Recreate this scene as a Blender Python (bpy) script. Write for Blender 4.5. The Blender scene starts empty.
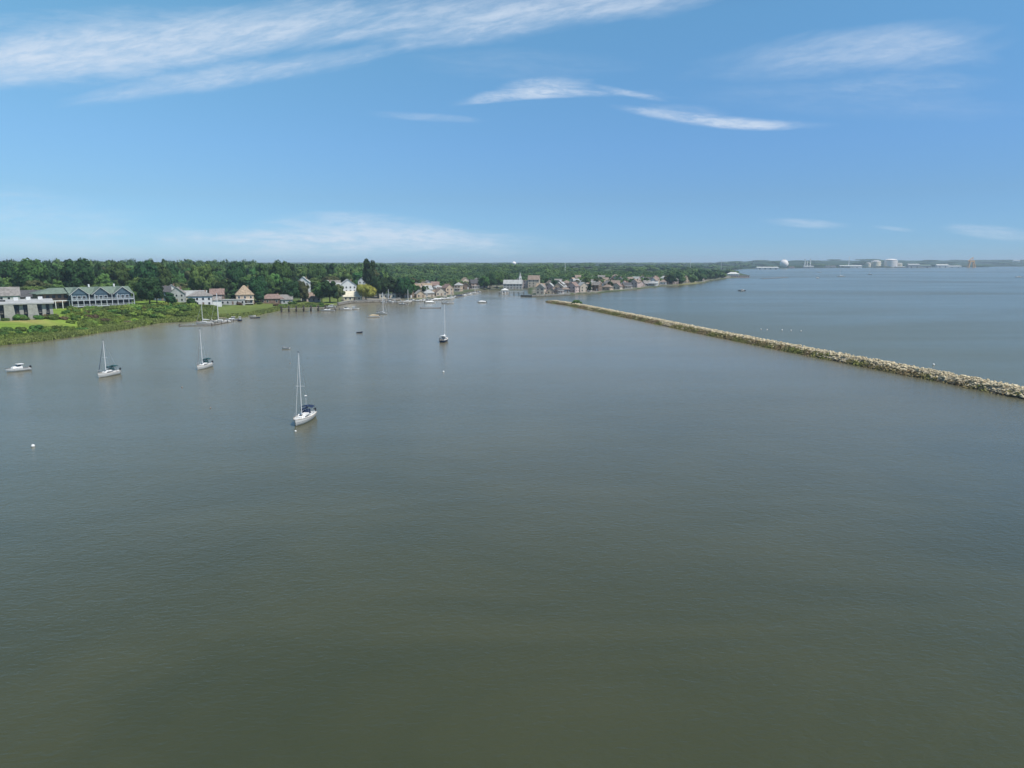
import bpy, math, random
import numpy as np
R = math.radians
rnd = random.Random(7)
nr = np.random.RandomState(11)
S = bpy.context.scene
COL = S.collection
# ------------------------------------------------------------------ camera
H = 30.0; F = 700.0; PITCH = math.atan(122/700)
cam = bpy.data.cameras.new('camera'); co = bpy.data.objects.new('camera', cam); COL.objects.link(co)
cam.sensor_width = 36; cam.lens = 36*F/1024; cam.clip_start = 0.5; cam.clip_end = 60000
co.location = (0, 0, H); co.rotation_euler = (math.pi/2-PITCH, 0, 0); S.camera = co
CP, SP = math.cos(PITCH), math.sin(PITCH)
def ray(px, py):
    xc, yc = (px-512)/F, (384-py)/F
    return (xc, CP+SP*yc, -SP+CP*yc)
def G(px, py, z=0.0):
    d = ray(px, py); t = (z-H)/d[2]
    return (d[0]*t, d[1]*t)
def PX(x, y, z):
    Y = y*CP-(z-H)*SP; Z = y*SP+(z-H)*CP
    return 512+F*x/Y, 384-F*Z/Y
# ------------------------------------------------------------------ tagging
_o = ['first','second','third','fourth','fifth','sixth','seventh','eighth','ninth']
ORD = _o+['tenth','eleventh','twelfth','thirteenth','fourteenth','fifteenth','sixteenth','seventeenth','eighteenth','nineteenth']
for _t in ('twent', 'thirt', 'fort', 'fift', 'sixt', 'sevent', 'eight', 'ninet'): ORD += [_t+'ieth']+[_t+'y-'+s for s in _o]
def tag(o, label=None, cat=None, group=None, kind=None):
    if label: o['label'] = label
    if cat: o['category'] = cat
    if group: o['group'] = group
    if kind: o['kind'] = kind
    return o
def empty(name, loc, rz=0):
    o = bpy.data.objects.new(name, None); COL.objects.link(o); o.location = loc; o.rotation_euler = (0, 0, rz)
    o.empty_display_size = .5
    return o
class MB:
    def __init__(s): s.v = []; s.f = []
    def add(s, v, f):
        n = len(s.v); s.v += [tuple(p) for p in v]; s.f += [tuple(i+n for i in q) for q in f]; return s
    def box(s, c, d, rz=0, taper=1.0, tilt=0):
        x, y, z = c; a, b, h = d[0]/2, d[1]/2, d[2]/2; P = []
        cr, sr = math.cos(rz), math.sin(rz)
        for k, (sx, sy, sz) in enumerate([(-1,-1,-1),(1,-1,-1),(1,1,-1),(-1,1,-1),(-1,-1,1),(1,-1,1),(1,1,1),(-1,1,1)]):
            t = taper if sz > 0 else 1
            px, py = sx*a*t, sy*b*t
            P.append((x+px*cr-py*sr, y+px*sr+py*cr, z+sz*h))
        return s.add(P, [(0,3,2,1),(4,5,6,7),(0,1,5,4),(1,2,6,5),(2,3,7,6),(3,0,4,7)])
    def tube(s, p, q, r, r2=None, n=6, cap=True):
        r2 = r if r2 is None else r2
        p = np.array(p, float); q = np.array(q, float); d = q-p; d /= (np.linalg.norm(d)+1e-9)
        a = np.cross(d, (0, 0, 1) if abs(d[2]) < .9 else (1, 0, 0)); a /= np.linalg.norm(a); b = np.cross(d, a)
        P = []
        for c, rr in ((p, r), (q, r2)):
            for k in range(n):
                t = 2*math.pi*k/n; P.append(tuple(c+rr*(a*math.cos(t)+b*math.sin(t))))
        Fc = [(k, k+n, (k+1) % n+n, (k+1) % n) for k in range(n)]
        if cap: Fc += [tuple(range(n)), tuple(range(2*n-1, n-1, -1))]
        return s.add(P, Fc)
    def sphere(s, c, r, n=8, m=6, sz=1.0, lo=-math.pi/2):
        P = [(c[0], c[1], c[2]+r*sz)]; Fc = []
        for j in range(1, m):
            ph = math.pi/2-(math.pi/2-lo)*j/m
            for k in range(n):
                t = 2*math.pi*k/n; P.append((c[0]+r*math.cos(ph)*math.cos(t), c[1]+r*math.cos(ph)*math.sin(t), c[2]+r*sz*math.sin(ph)))
        if lo < -1.5:
            P.append((c[0], c[1], c[2]-r*sz))
        else:
            P.append((c[0], c[1], c[2]+r*sz*math.sin(lo)))
        for k in range(n): Fc.append((0, 1+k, 1+(k+1) % n))
        for j in range(m-2):
            for k in range(n):
                a = 1+j*n; b = a+n; Fc.append((a+k, b+k, b+(k+1) % n, a+(k+1) % n))
        a = 1+(m-2)*n
        for k in range(n): Fc.append((a+k, len(P)-1, a+(k+1) % n))
        return s.add(P, Fc)
    def mesh(s, name, mat, smooth=False):
        me = bpy.data.meshes.new(name); me.from_pydata(s.v, [], s.f); me.materials.append(mat)
        if smooth: me.polygons.foreach_set('use_smooth', [True]*len(me.polygons))
        me.update(); return me
    def build(s, name, mat, parent=None, smooth=False, loc=None):
        o = bpy.data.objects.new(name, s.mesh(name, mat, smooth)); COL.objects.link(o)
        if parent: o.parent = parent
        if loc: o.location = loc
        return o
def np_mesh(name, V, Q, mat, smooth=False):
    """V (n,3), Q (m,4) arrays"""
    me = bpy.data.meshes.new(name); V = np.asarray(V, np.float32); Q = np.asarray(Q, np.int32)
    k = Q.shape[1]
    me.vertices.add(len(V)); me.vertices.foreach_set('co', V.ravel())
    me.loops.add(Q.size); me.loops.foreach_set('vertex_index', Q.ravel())
    me.polygons.add(len(Q)); me.polygons.foreach_set('loop_start', np.arange(0, Q.size, k, dtype=np.int32))
    try: me.polygons.foreach_set('loop_total', np.full(len(Q), k, np.int32))
    except Exception: pass
    me.materials.append(mat); me.update(calc_edges=True)
    if smooth: me.polygons.foreach_set('use_smooth', np.ones(len(Q), bool))
    me.validate(); return me
def dup(root, loc, rz, sc=1.0, name=None):
    r = root.copy(); COL.objects.link(r); r.location = loc; r.rotation_euler = (0, 0, rz)
    r.scale = (sc, sc, sc) if not isinstance(sc, tuple) else sc
    for c in root.children:
        d = c.copy(); COL.objects.link(d); d.parent = r
        for g in c.children:
            e = g.copy(); COL.objects.link(e); e.parent = d
    return r
def kill(root):
    for c in list(root.children):
        for g in list(c.children): bpy.data.objects.remove(g)
        bpy.data.objects.remove(c)
    bpy.data.objects.remove(root)
# ------------------------------------------------------------------ materials
class NT:
    def __init__(s, tree): s.t = tree; s.n = tree.nodes; s.l = tree.links
    def new(s, ty, **k):
        n = s.n.new(ty)
        for a, b in k.items(): setattr(n, a, b)
        return n
    def put(s, inp, v):
        if hasattr(v, 'is_output') or isinstance(v, bpy.types.NodeSocket): s.l.new(v, inp)
        else: inp.default_value = v
    def m(s, op, a, b=0.0, c=0.0, clamp=False):
        n = s.new('ShaderNodeMath', operation=op, use_clamp=clamp); s.put(n.inputs[0], a); s.put(n.inputs[1], b)
        if op in ('MULTIPLY_ADD',): s.put(n.inputs[2], c)
        return n.outputs[0]
    def noise(s, vec, scale, detail=3, rough=.5, dist=0):
        n = s.new('ShaderNodeTexNoise'); s.l.new(vec, n.inputs['Vector']); n.inputs['Scale'].default_value = scale
        n.inputs['Detail'].default_value = detail; n.inputs['Roughness'].default_value = rough; n.inputs['Distortion'].default_value = dist
        return n.outputs[0]
    def rng(s, v, a, b, c=0.0, d=1.0, smooth=True):
        n = s.new('ShaderNodeMapRange'); n.interpolation_type = 'SMOOTHSTEP' if smooth else 'LINEAR'
        for i, q in enumerate((v, a, b, c, d)): s.put(n.inputs[i], q)
        return n.outputs[0]
    def mix(s, f, a, b):
        n = s.new('ShaderNodeMix', data_type='RGBA')
        for key, q in ((0, f), (6, a), (7, b)):
            if isinstance(q, tuple) and len(q) == 3: q = (*q, 1)
            s.put(n.inputs[key], q)
        return n.outputs[2]
    def xyz(s, vec):
        n = s.new('ShaderNodeSeparateXYZ'); s.l.new(vec, n.inputs[0]); return n.outputs
    def comb(s, x, y, z=0.0):
        n = s.new('ShaderNodeCombineXYZ')
        for i, q in enumerate((x, y, z)): s.put(n.inputs[i], q)
        return n.outputs[0]
MATS = {}
def mat(name, col, rough=.7, var=.18, scale=.6, col2=None, island=0.0, spec=.3, metal=0.0, objrand=0.0, bump=0.0):
    if name in MATS: return MATS[name]
    m = bpy.data.materials.new(name); m.use_nodes = True; t = NT(m.node_tree); b = t.n['Principled BSDF']
    b.inputs['Roughness'].default_value = rough; b.inputs['Specular IOR Level'].default_value = spec; b.inputs['Metallic'].default_value = metal
    geo = t.new('ShaderNodeNewGeometry'); pos = geo.outputs['Position']
    n = t.noise(pos, scale, 4, .6)
    c2 = col2 or tuple(c*(1-var*1.6) for c in col); c1 = col if col2 else tuple(min(1, c*(1+var*.6)) for c in col)
    out = t.mix(t.rng(n, .35, .65), c1, c2)
    if island or objrand:
        hv = t.new('ShaderNodeHueSaturation'); t.l.new(out, hv.inputs['Color'])
        v = 1.0
        if island: v = t.rng(geo.outputs['Random Per Island'], 0, 1, 1-island, 1+island, False)
        if objrand:
            oi = t.new('ShaderNodeObjectInfo'); w = t.rng(oi.outputs['Random'], 0, 1, 1-objrand, 1+objrand, False)
            v = t.m('MULTIPLY', v, w) if island else w
            t.put(hv.inputs['Hue'], t.rng(oi.outputs['Random'], 0, 1, .5-.03, .5+.03, False))
        t.put(hv.inputs['Value'], v); out = hv.outputs[0]
    if name in ('granite_boulder', 'rubble_core', 'seawall_stone'):      # wet, weed-stained tide band
        wz = t.m('ADD', t.xyz(pos)[2], t.m('MULTIPLY', n, -.5)); out = t.mix(t.rng(wz, -.05, .35), (.055, .05, .035), out)
    t.l.new(out, b.inputs['Base Color'])
    if bump:
        bn = t.new('ShaderNodeBump'); bn.inputs['Distance'].default_value = bump; t.l.new(t.noise(pos, scale*4, 3), bn.inputs['Height']); t.l.new(bn.outputs[0], b.inputs['Normal'])
    MATS[name] = m; return m
M = dict(
 white=mat('white_paint', (.74,.74,.72), .45, .08, 1.5), cream=mat('cream_paint', (.62,.57,.45), .7, .1), beige=mat('beige_siding', (.58,.50,.40), .8, .1),
 greyw=mat('grey_siding', (.44,.44,.43), .8, .1), bluew=mat('blue_siding', (.085,.14,.18), .8, .1), tanw=mat('tan_siding', (.52,.41,.30), .8, .1),
 brickw=mat('brick_wall', (.27,.175,.13), .9, .2, 2), brownw=mat('brown_shingle_wall', (.26,.19,.145), .9, .2), pinkw=mat('pinkish_siding', (.57,.45,.41), .8, .1), yelloww=mat('pale_yellow_siding', (.66,.60,.42), .8, .1),
 shadewhite=mat('shaded_white_paint', (.52,.56,.58), .6, .1, 1), creamr=mat('cream_metal_roof', (.66,.61,.47), .7, .08), greyr=mat('grey_shingle', (.25,.235,.22), .9, .2, 1), darkr=mat('charcoal_shingle', (.09,.09,.095), .9, .2, 1), brownr=mat('brown_shingle', (.27,.21,.17), .9, .2, 1), redr=mat('reddish_shingle', (.26,.185,.16), .9, .2, 1),  # first entry: white paint with the inn balconies' bluish shade in its colour
 palr=mat('pale_grey_roof', (.38,.39,.38), .85, .12, .4), greenr=mat('green_grey_shingle', (.15,.20,.16), .9, .15, .8), tanr=mat('tan_shingle', (.37,.285,.20), .9, .2, 1), whiter=mat('white_membrane_roof', (.6,.6,.57), .8, .1),
 glass=mat('dark_window_glass', (.02,.028,.035), .12, .1, spec=.6), dark=mat('dark_recess', (.035,.04,.045), .8, .2), navy=mat('navy_canvas', (.015,.03,.07), .8, .1), teal=mat('dark_teal_canvas', (.015,.06,.065), .8, .1), tancanvas=mat('tan_canvas', (.4,.33,.22), .8, .1),
 alu=mat('aluminium_spar', (.72,.73,.73), .45, .06), steel=mat('stainless_tube', (.6,.6,.6), .3, .05, metal=.8), teak=mat('weathered_teak', (.27,.20,.14), .8, .2, 3), deck=mat('gelcoat_deck', (.66,.65,.61), .5, .08, 3),
 hblue=mat('dark_blue_gelcoat', (.012,.03,.07), .3, .1), rubber=mat('grey_rubber', (.2,.2,.2), .7, .1), wood=mat('grey_dock_timber', (.26,.24,.21), .9, .25, 2), pile=mat('dark_piling', (.09,.08,.07), .9, .2, 2), stone=mat('seawall_stone', (.27,.25,.22), .95, .3, .8, bump=.1),
 bark=mat('bark', (.11,.085,.065), .95, .25, 3), black=mat('black_outboard', (.02,.02,.022), .4, .1), orange=mat('orange_steel', (.75,.38,.08), .6, .15), tank=mat('white_tank_steel', (.84,.78,.74), .55, .1, .05), tankc=mat('cream_tank_steel', (.78,.68,.50), .6, .15, .04),
 buoy=mat('white_buoy', (.72,.72,.70), .5, .1), obuoy=mat('dull_buoy', (.25,.22,.2), .6, .1), flag=mat('red_cloth', (.4,.04,.05), .8, .1), hedge=mat('hedge_leaf', (.04,.08,.02), .8, .3, 1))
def leafmat(n, c, c2): return mat(n, c, .85, .3, .22, c2, island=.16, spec=.12, objrand=.30)
LEAF = [leafmat('leaf_dark', (.034,.080,.026), (.020,.050,.020)), leafmat('leaf_mid', (.070,.138,.036), (.044,.096,.028)), leafmat('leaf_light', (.115,.185,.048), (.08,.142,.038)),
        leafmat('leaf_evergreen', (.022,.050,.028), (.015,.036,.022)), leafmat('leaf_olive', (.10,.115,.045), (.07,.085,.035)), leafmat('leaf_willow', (.29,.25,.05), (.20,.20,.045))]
SHRUBM = [leafmat('shrub_green', (.09,.155,.035), (.055,.105,.026)), leafmat('shrub_bright', (.17,.235,.045), (.13,.19,.04)), leafmat('shrub_brown', (.14,.105,.06), (.10,.08,.045))]
WOODM = mat('wood_leaf', (.085,.145,.040), .85, .3, .022, (.024,.062,.026), island=.14, spec=.12)
REEDM = mat('reed_leaf', (.23,.27,.075), .85, .2, .07, (.15,.19,.055), island=.3, spec=.15)
ROCKM = mat('granite_boulder', (.60,.52,.36), .95, .2, .8, (.47,.39,.25), island=.3, bump=.12)
CORE = mat('rubble_core', (.40,.35,.25), .95, .3, 1, bump=.2)
BWSCRUB = mat('breakwater_scrub_leaf', (.19,.20,.06), .9, .2, .09, (.24,.18,.10), island=.35, spec=.1)
def hullmat(name, top, bottom, stripe=None):
    if name in MATS: return MATS[name]
    m = bpy.data.materials.new(name); m.use_nodes = True; t = NT(m.node_tree); b = t.n['Principled BSDF']; b.inputs['Roughness'].default_value = .35
    tc = t.new('ShaderNodeTexCoord'); z = t.xyz(tc.outputs['Object'])[2]
    c = t.mix(t.rng(z, .04, .06), bottom, top)
    if stripe: c = t.mix(t.m('MULTIPLY', t.m('GREATER_THAN', z, .60), t.m('LESS_THAN', z, .66)), c, stripe)
    t.l.new(c, b.inputs['Base Color']); MATS[name] = m; return m
M['hullw'] = hullmat('white_hull', (.70,.69,.66), (.02,.03,.05), (.05,.07,.12)); M['hullcream'] = hullmat('white_hull_dark_boot', (.72,.71,.67), (.05,.05,.05))
# ------------------------------------------------------------------ land outline (ground metres)
inlet = [(470,291.5),(490,289),(503,287.5),(514,287),(524,287.5),(529,289),(528,293),(532,295.6)]
front = [(-420,395),(-160,366),(-60,354),(0,346),(40,342),(80,336.5),(100,333),(130,329),(148,325.5),(160,323.5),(190,322),(215,320),(240,317.5),(258,315.5),(272,312.5),(285,309.5),(310,307.5),(335,305.5),(350,303),(380,302),(400,300),(420,300),(450,297.5),(462,294)]
east = [(540,296.2),(556,295.6),(575,294.5),(600,293.2),(622,291),(640,289),(665,286.5),(690,284.5),(704,283),(712,280.5),(728,278.6),(745,277.2),(749,275.5),(742,273.8),(728,272.5),(726,270.5),(742,269.2),(757,268.9),(800,268.2),(850,267.9),(930,267.5),(985,267.3),(1000,266.6),(1100,266.4),(1400,266.2)]
LP = np.array([G(*p) for p in front+inlet+east]+[(16500, 6500), (16500, 11500), (-16500, 11500), (-16500, 400), (-600, 150)])
def sdf(x, y):
    x = np.asarray(x, float); y = np.asarray(y, float); sh = x.shape; x = x.ravel(); y = y.ravel()
    best = np.full(x.shape, 1e18); ins = np.zeros(x.shape, bool)
    n = len(LP)
    for i in range(n):
        ax, ay = LP[i]; bx, by = LP[(i+1) % n]; dx, dy = bx-ax, by-ay
        t = np.clip(((x-ax)*dx+(y-ay)*dy)/(dx*dx+dy*dy), 0, 1)
        best = np.minimum(best, (x-ax-t*dx)**2+(y-ay-t*dy)**2)
        c = ((ay > y) != (by > y)); xi = ax+(y-ay)*dx/(dy if abs(dy) > 1e-9 else 1e-9)
        ins ^= (c & (x < xi))
    return (np.sqrt(best)*np.where(ins, 1, -1)).reshape(sh)
def ss(a, b, v):
    t = np.clip((np.asarray(v, float)-a)/(b-a), 0, 1); return t*t*(3-2*t)
_w = [(nr.rand()*6.28, nr.rand()*6.28, 10**nr.uniform(-3.2, -1.6)) for _ in range(14)]
def wob(x, y):
    v = 0
    for a, p, k in _w: v = v+np.sin((x*math.cos(a)+y*math.sin(a))*k*6.28+p)*min(1, .004/k)**.5
    return v/6
def height(x, y, s=None):
    x = np.asarray(x, float); y = np.asarray(y, float)
    if s is None: s = sdf(x, y)
    r = x/np.maximum(y, 1)
    w = ss(-.46, -.54, r)
    hb = .8*ss(0, 3, s)+4.4*ss(5, 34, s)+1.2*ss(45, 90, s)+6*ss(110, 480, s)
    ht = 1.3*ss(0, 4, s)+3.4*ss(8, 85, s)+7*ss(80, 480, s)
    far = ss(.27, .36, r)*ss(2500, 3500, y)
    hf = 3*ss(0, 20, s)+(26+16*wob(x*.5, y*.5)+6*ss(.55, .7, r))*ss(150, 900, s)
    low = ss(.25, .34, r)*ss(1500, 900, y)
    h = hb*w+ht*(1-w)*(1-.35*low)
    h = h*(1-far)+hf*far+.5*wob(x*6, y*6)*ss(4, 20, s)
    return np.where(s > 0, h, np.maximum(-2, s*.12))
def gz(x, y): return float(height(np.array([x]), np.array([y]))[0])
def hit(px, py):
    d = np.array(ray(px, py)); ts = np.geomspace(80, 9000, 1500); X = d[0]*ts; Y = d[1]*ts; Z = H+d[2]*ts
    hh = np.maximum(height(X, Y), 0); k = np.argmax(Z < hh)
    if not (Z < hh).any(): k = len(ts)-1
    lo, hi = ts[max(k-1, 0)], ts[k]
    for _ in range(12):
        m = (lo+hi)/2; h_ = max(gz(d[0]*m, d[1]*m), 0)
        if H+d[2]*m < h_: hi = m
        else: lo = m
    return d[0]*hi, d[1]*hi, max(gz(d[0]*hi, d[1]*hi), 0)
def edge_dist(pts, x, y):
    best = np.full(np.shape(x), 1e9)
    for (ax, ay), (bx, by) in zip(pts[:-1], pts[1:]):
        dx, dy = bx-ax, by-ay; t = np.clip(((x-ax)*dx+(y-ay)*dy)/(dx*dx+dy*dy), 0, 1)
        best = np.minimum(best, np.hypot(x-ax-t*dx, y-ay-t*dy))
    return best
# terrain
def terrain():
    rs = np.geomspace(110, 14500, 400); an = np.radians(np.linspace(-58, 58, 420))
    A, RR = np.meshgrid(an, rs); X = RR*np.sin(A); Y = RR*np.cos(A); s = sdf(X, Y); Z = height(X, Y, s)
    n, m = X.shape; V = np.stack([X, Y, Z], -1).reshape(-1, 3); idx = np.arange(n*m).reshape(n, m)
    Q = np.stack([idx[:-1,:-1], idx[:-1,1:], idx[1:,1:], idx[1:,:-1]], -1).reshape(-1, 4)
    keep = (s.reshape(-1)[Q] > -25).any(1); Q = Q[keep]
    used = np.unique(Q); mp = np.zeros(n*m, int); mp[used] = np.arange(len(used)); V = V[used]; Q = mp[Q]; s = s.reshape(-1)[used]
    m_ = bpy.data.materials.new('land_surface'); m_.use_nodes = True; t = NT(m_.node_tree); b = t.n['Principled BSDF']
    b.inputs['Roughness'].default_value = .95; b.inputs['Specular IOR Level'].default_value = .1
    at = t.new('ShaderNodeAttribute'); at.attribute_name = 'cover'; geo = t.new('ShaderNodeNewGeometry')
    nz = t.noise(geo.outputs['Position'], .25, 5, .65); nz2 = t.noise(geo.outputs['Position'], .03, 3, .5)
    k = t.m('MULTIPLY', t.rng(nz, .2, .8, .65, 1.3, False), t.rng(nz2, .3, .7, .8, 1.2, False))
    vm = t.new('ShaderNodeVectorMath', operation='SCALE'); t.l.new(at.outputs['Color'], vm.inputs[0]); t.l.new(k, vm.inputs['Scale']); t.l.new(vm.outputs[0], b.inputs['Base Color'])
    me = np_mesh('land', V, Q, m_, True)
    x, y = V[:, 0], V[:, 1]; r = x/y
    c = np.tile(np.array([.055, .085, .030]), (len(V), 1))
    def over(mask, col):
        nonlocal c
        mask = np.clip(mask, 0, 1)[:, None]; c = c*(1-mask)+np.array(col)*mask
    left = ss(-.44, -.5, r)*(y < 480)
    over(left*ss(6, 14, s)*ss(95, 75, s), (.17, .26, .04))              # lawn
    p = G(22, 321, 5); over(left*np.exp(-(((x-p[0])/13)**2+((y-p[1])/7)**2)), (.27, .23, .09))   # dry patch
    town = ss(-.17, -.10, r)*ss(1700, 1300, y)*(y > 500)
    over(town*ss(90, 55, s)*ss(2, 5, s)*(.35+.65*(wob(x*9, y*9) > -.1)), (.21, .195, .165))
    vill = ss(-.46, -.42, r)*ss(-.10, -.17, r)*(y > 330)*(y < 750)
    over(vill*ss(45, 30, s), (.13, .17, .045))
    over(vill*(r > -.24)*ss(50, 30, s), (.20, .185, .15))
    over(ss(2600, 3200, y), (.025, .052, .026))
    pt = ss(.225, .24, r)*ss(.33, .3, r)*(y < 1500); over(pt*ss(12, 5, s)*ss(.275, .255, r)*.8, (.20, .19, .07))
    over(ss(1.6, .3, s), (.13, .12, .09))
    over(ss(0.0, -1.0, s), (.08, .075, .05))
    ca = me.color_attributes.new('cover', 'FLOAT_COLOR', 'POINT'); ca.data.foreach_set('color', np.hstack([c, np.ones((len(c), 1))]).astype(np.float32).ravel())
    o = bpy.data.objects.new('ground', me); COL.objects.link(o); tag(o, kind='structure'); return o
terrain()
# water: one sheet
BA, BB = G(548, 301.5), G(1020, 391)
def water():
    m_ = bpy.data.materials.new('water_surface'); m_.use_nodes = True; t = NT(m_.node_tree); b = t.n['Principled BSDF']
    geo = t.new('ShaderNodeNewGeometry'); P = geo.outputs['Position']; x, y, z = t.xyz(P)
    dx, dy = BB[0]-BA[0], BB[1]-BA[1]; L = math.hypot(dx, dy); nx, ny = -dy/L, dx/L     # points to the open bay
    side = t.m('ADD', t.m('MULTIPLY', t.m('SUBTRACT', x, BA[0]), nx), t.m('MULTIPLY', t.m('SUBTRACT', y, BA[1]), ny))
    ragged = t.m('MULTIPLY', t.m('SUBTRACT', t.noise(P, .006, 3), .5), t.rng(y, 500, 900, 0, 160))
    bay = t.rng(t.m('ADD', side, ragged), -6, 10)
    big = t.noise(t.comb(t.m('MULTIPLY', x, .35), y), .004, 4, .6, .6)        # wind bands
    big2 = t.noise(t.comb(t.m('MULTIPLY', x, .25), y), .02, 3, .6)
    slick = t.rng(big, .42, .60)
    n1 = t.noise(P, .55, 4, .62, .4); 
    mp = t.new('ShaderNodeMapping'); mp.inputs['Rotation'].default_value = (0, 0, R(-24)); mp.inputs['Scale'].default_value = (.45, 1, 1); t.l.new(P, mp.inputs[0])
    n2 = t.noise(mp.outputs[0], 2.6, 3, .6, .3); n3 = t.noise(mp.outputs[0], .16, 3, .55)
    hgt = t.m('ADD', t.m('ADD', t.m('MULTIPLY', n1, .15), t.m('MULTIPLY', n2, .12)), t.m('MULTIPLY', n3, .20))
    amp = t.m('MULTIPLY', t.rng(bay, 0, 1, .5, 1.0, False), t.rng(slick, 0, 1, .75, 1.15, False))
    hgt = t.m('MULTIPLY', hgt, amp)
    bn = t.new('ShaderNodeBump'); bn.inputs['Distance'].default_value = 1.0; bn.inputs['Strength'].default_value = 1.0; t.l.new(hgt, bn.inputs['Height']); t.l.new(bn.outputs[0], b.inputs['Normal'])
    ro = t.m('ADD', t.rng(bay, 0, 1, .13, .18, False), t.m('MULTIPLY', slick, .07)); ro = t.m('ADD', ro, t.rng(big2, .3, .7, -.03, .03, False)); t.l.new(ro, b.inputs['Roughness'])
    b.inputs['IOR'].default_value = 1.333
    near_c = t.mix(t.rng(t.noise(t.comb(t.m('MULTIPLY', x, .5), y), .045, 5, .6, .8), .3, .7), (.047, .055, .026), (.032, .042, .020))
    far_sheen = t.rng(t.m('ADD', y, t.m('MULTIPLY', t.noise(P, .008, 4, .6), 120)), 30, 450)  # far cove paler: grazing sky reflection painted into the water's base colour
    cove_c = t.mix(far_sheen, near_c, (.203, .180, .124)); bay_c = t.mix(t.rng(y, 150, 700), (.10, .098, .045), (.10, .098, .05))
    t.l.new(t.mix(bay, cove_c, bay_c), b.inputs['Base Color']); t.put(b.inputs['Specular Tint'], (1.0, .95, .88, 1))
    rr = list(np.geomspace(6, 15000, 60)); V = [(0, 0, 0)]; Q = []; n = 72
    for r_ in rr:
        for k in range(n): V.append((r_*math.cos(2*math.pi*k/n), r_*math.sin(2*math.pi*k/n), 0))
    fs = [(0, 1+k, 1+(k+1) % n) for k in range(n)]
    for j in range(len(rr)-1):
        for k in range(n): a = 1+j*n; fs.append((a+k, a+n+k, a+n+(k+1) % n, a+(k+1) % n))
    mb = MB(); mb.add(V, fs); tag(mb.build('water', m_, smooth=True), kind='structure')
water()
# ------------------------------------------------------------------ foliage geometry
def lobes_for(kind, rs):
    """unit tree: height 1, trunk at origin; returns list (c, r)"""
    L = []
    if kind == 'conifer':
        for k in range(9):
            z = .2+.085*k; rr = .20*(1-(z-.15)/.95)+.02
            for j in range(4 if k < 6 else 2):
                a = rs.rand()*6.28; L.append(((math.cos(a)*rr*.6, math.sin(a)*rr*.6, z), rr*.75))
        return L
    w = {'round': .34, 'wide': .46, 'tall': .24, 'willow': .55}[kind]; zc = {'round': .50, 'wide': .50, 'tall': .52, 'willow': .50}[kind]; zr = {'round': .42, 'wide': .42, 'tall': .42, 'willow': .38}[kind]
    L.append(((0, 0, zc), w*.72))
    n = {'round': 20, 'wide': 26, 'tall': 18, 'willow': 26}[kind]
    for k in range(n):
        a = k*2.4+rs.rand()*.8; u = rs.uniform(-.75, 1.0); q = math.sqrt(max(0, 1-u*u*.8)); sc = rs.uniform(.62, 1.0)
        L.append(((math.cos(a)*w*q*sc*.82, math.sin(a)*w*q*sc*.82, zc+zr*u*.8*sc), w*rs.uniform(.22, .40)))
    return L
def foliage(lobes, n, size, rs, core=.8, jit=.7, nm=(7, 5)):
    C = np.array([c for c, r in lobes]); Rr = np.array([r for c, r in lobes]); p = Rr**2/np.sum(Rr**2)
    i = rs.choice(len(Rr), n*2, p=p); d = rs.randn(n*2, 3); d[:, 2] += .25; d /= np.linalg.norm(d, axis=1)[:, None]
    pos = C[i]+d*Rr[i][:, None]*rs.uniform(.86, 1.10, (n*2, 1))
    D = np.linalg.norm(pos[:, None]-C[None], axis=2)/Rr[None]; ok = (D > .84).all(1); pos = pos[ok][:n]; d = d[ok][:n]
    nn = d+rs.randn(*d.shape)*jit*.6; nn /= np.linalg.norm(nn, axis=1)[:, None]
    a = np.cross(nn, rs.randn(*nn.shape)); a /= np.linalg.norm(a, axis=1)[:, None]; b = np.cross(nn, a)
    sz = size*rs.uniform(.6, 1.3, (len(pos), 1)); a *= sz; b *= sz*.7
    V = np.stack([pos-a-b*.3, pos+b*-1, pos+a+b*.3, pos+b], 1).reshape(-1, 3); Q = np.arange(len(V)).reshape(-1, 4)
    mb = MB()
    for c, r in lobes: mb.sphere(c, r*core, nm[0], nm[1])
    cv = np.array(mb.v); cv = cv+rs.randn(*cv.shape)*np.mean(Rr)*.07
    cf = [f if len(f) == 4 else (f[0], f[1], f[2], f[2]) for f in mb.f]
    tri = np.array([f for f in mb.f if len(f) == 3]); quad = np.array([f for f in mb.f if len(f) == 4])
    return V, Q, cv, tri, quad
def fol_mesh(name, lobes, n, size, rs, material, **k):
    V, Q, cv, tri, quad = foliage(lobes, n, size, rs, **k); mb = MB(); o = len(V)
    mb.v = [tuple(p) for p in V]+[tuple(p) for p in cv]
    mb.f = [tuple(q) for q in Q]+[tuple(int(i)+o for i in f) for f in tri]+[tuple(int(i)+o for i in f) for f in quad]
    return mb.mesh(name, material)
def trunk_mesh(kind, rs):
    mb = MB(); top = .85 if kind == 'conifer' else .6; mb.tube((0, 0, -.05), (0, 0, .3), .028, .02); mb.tube((0, 0, .3), (rs.uniform(-.02, .02), 0, top), .02, .006)
    for k in range(0 if kind == 'conifer' else 6):
        a = k*1.1+rs.rand(); z = rs.uniform(.24, .45); w = .3 if kind in ('wide', 'willow') else .18; mb.tube((0, 0, z), (math.cos(a)*w, math.sin(a)*w, z+.22), .011, .004, 5)
    return mb.mesh('trunk', M['bark'])
PROTO = {}
KINDS = ['round', 'round', 'wide', 'wide', 'tall', 'conifer', 'willow']
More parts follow.
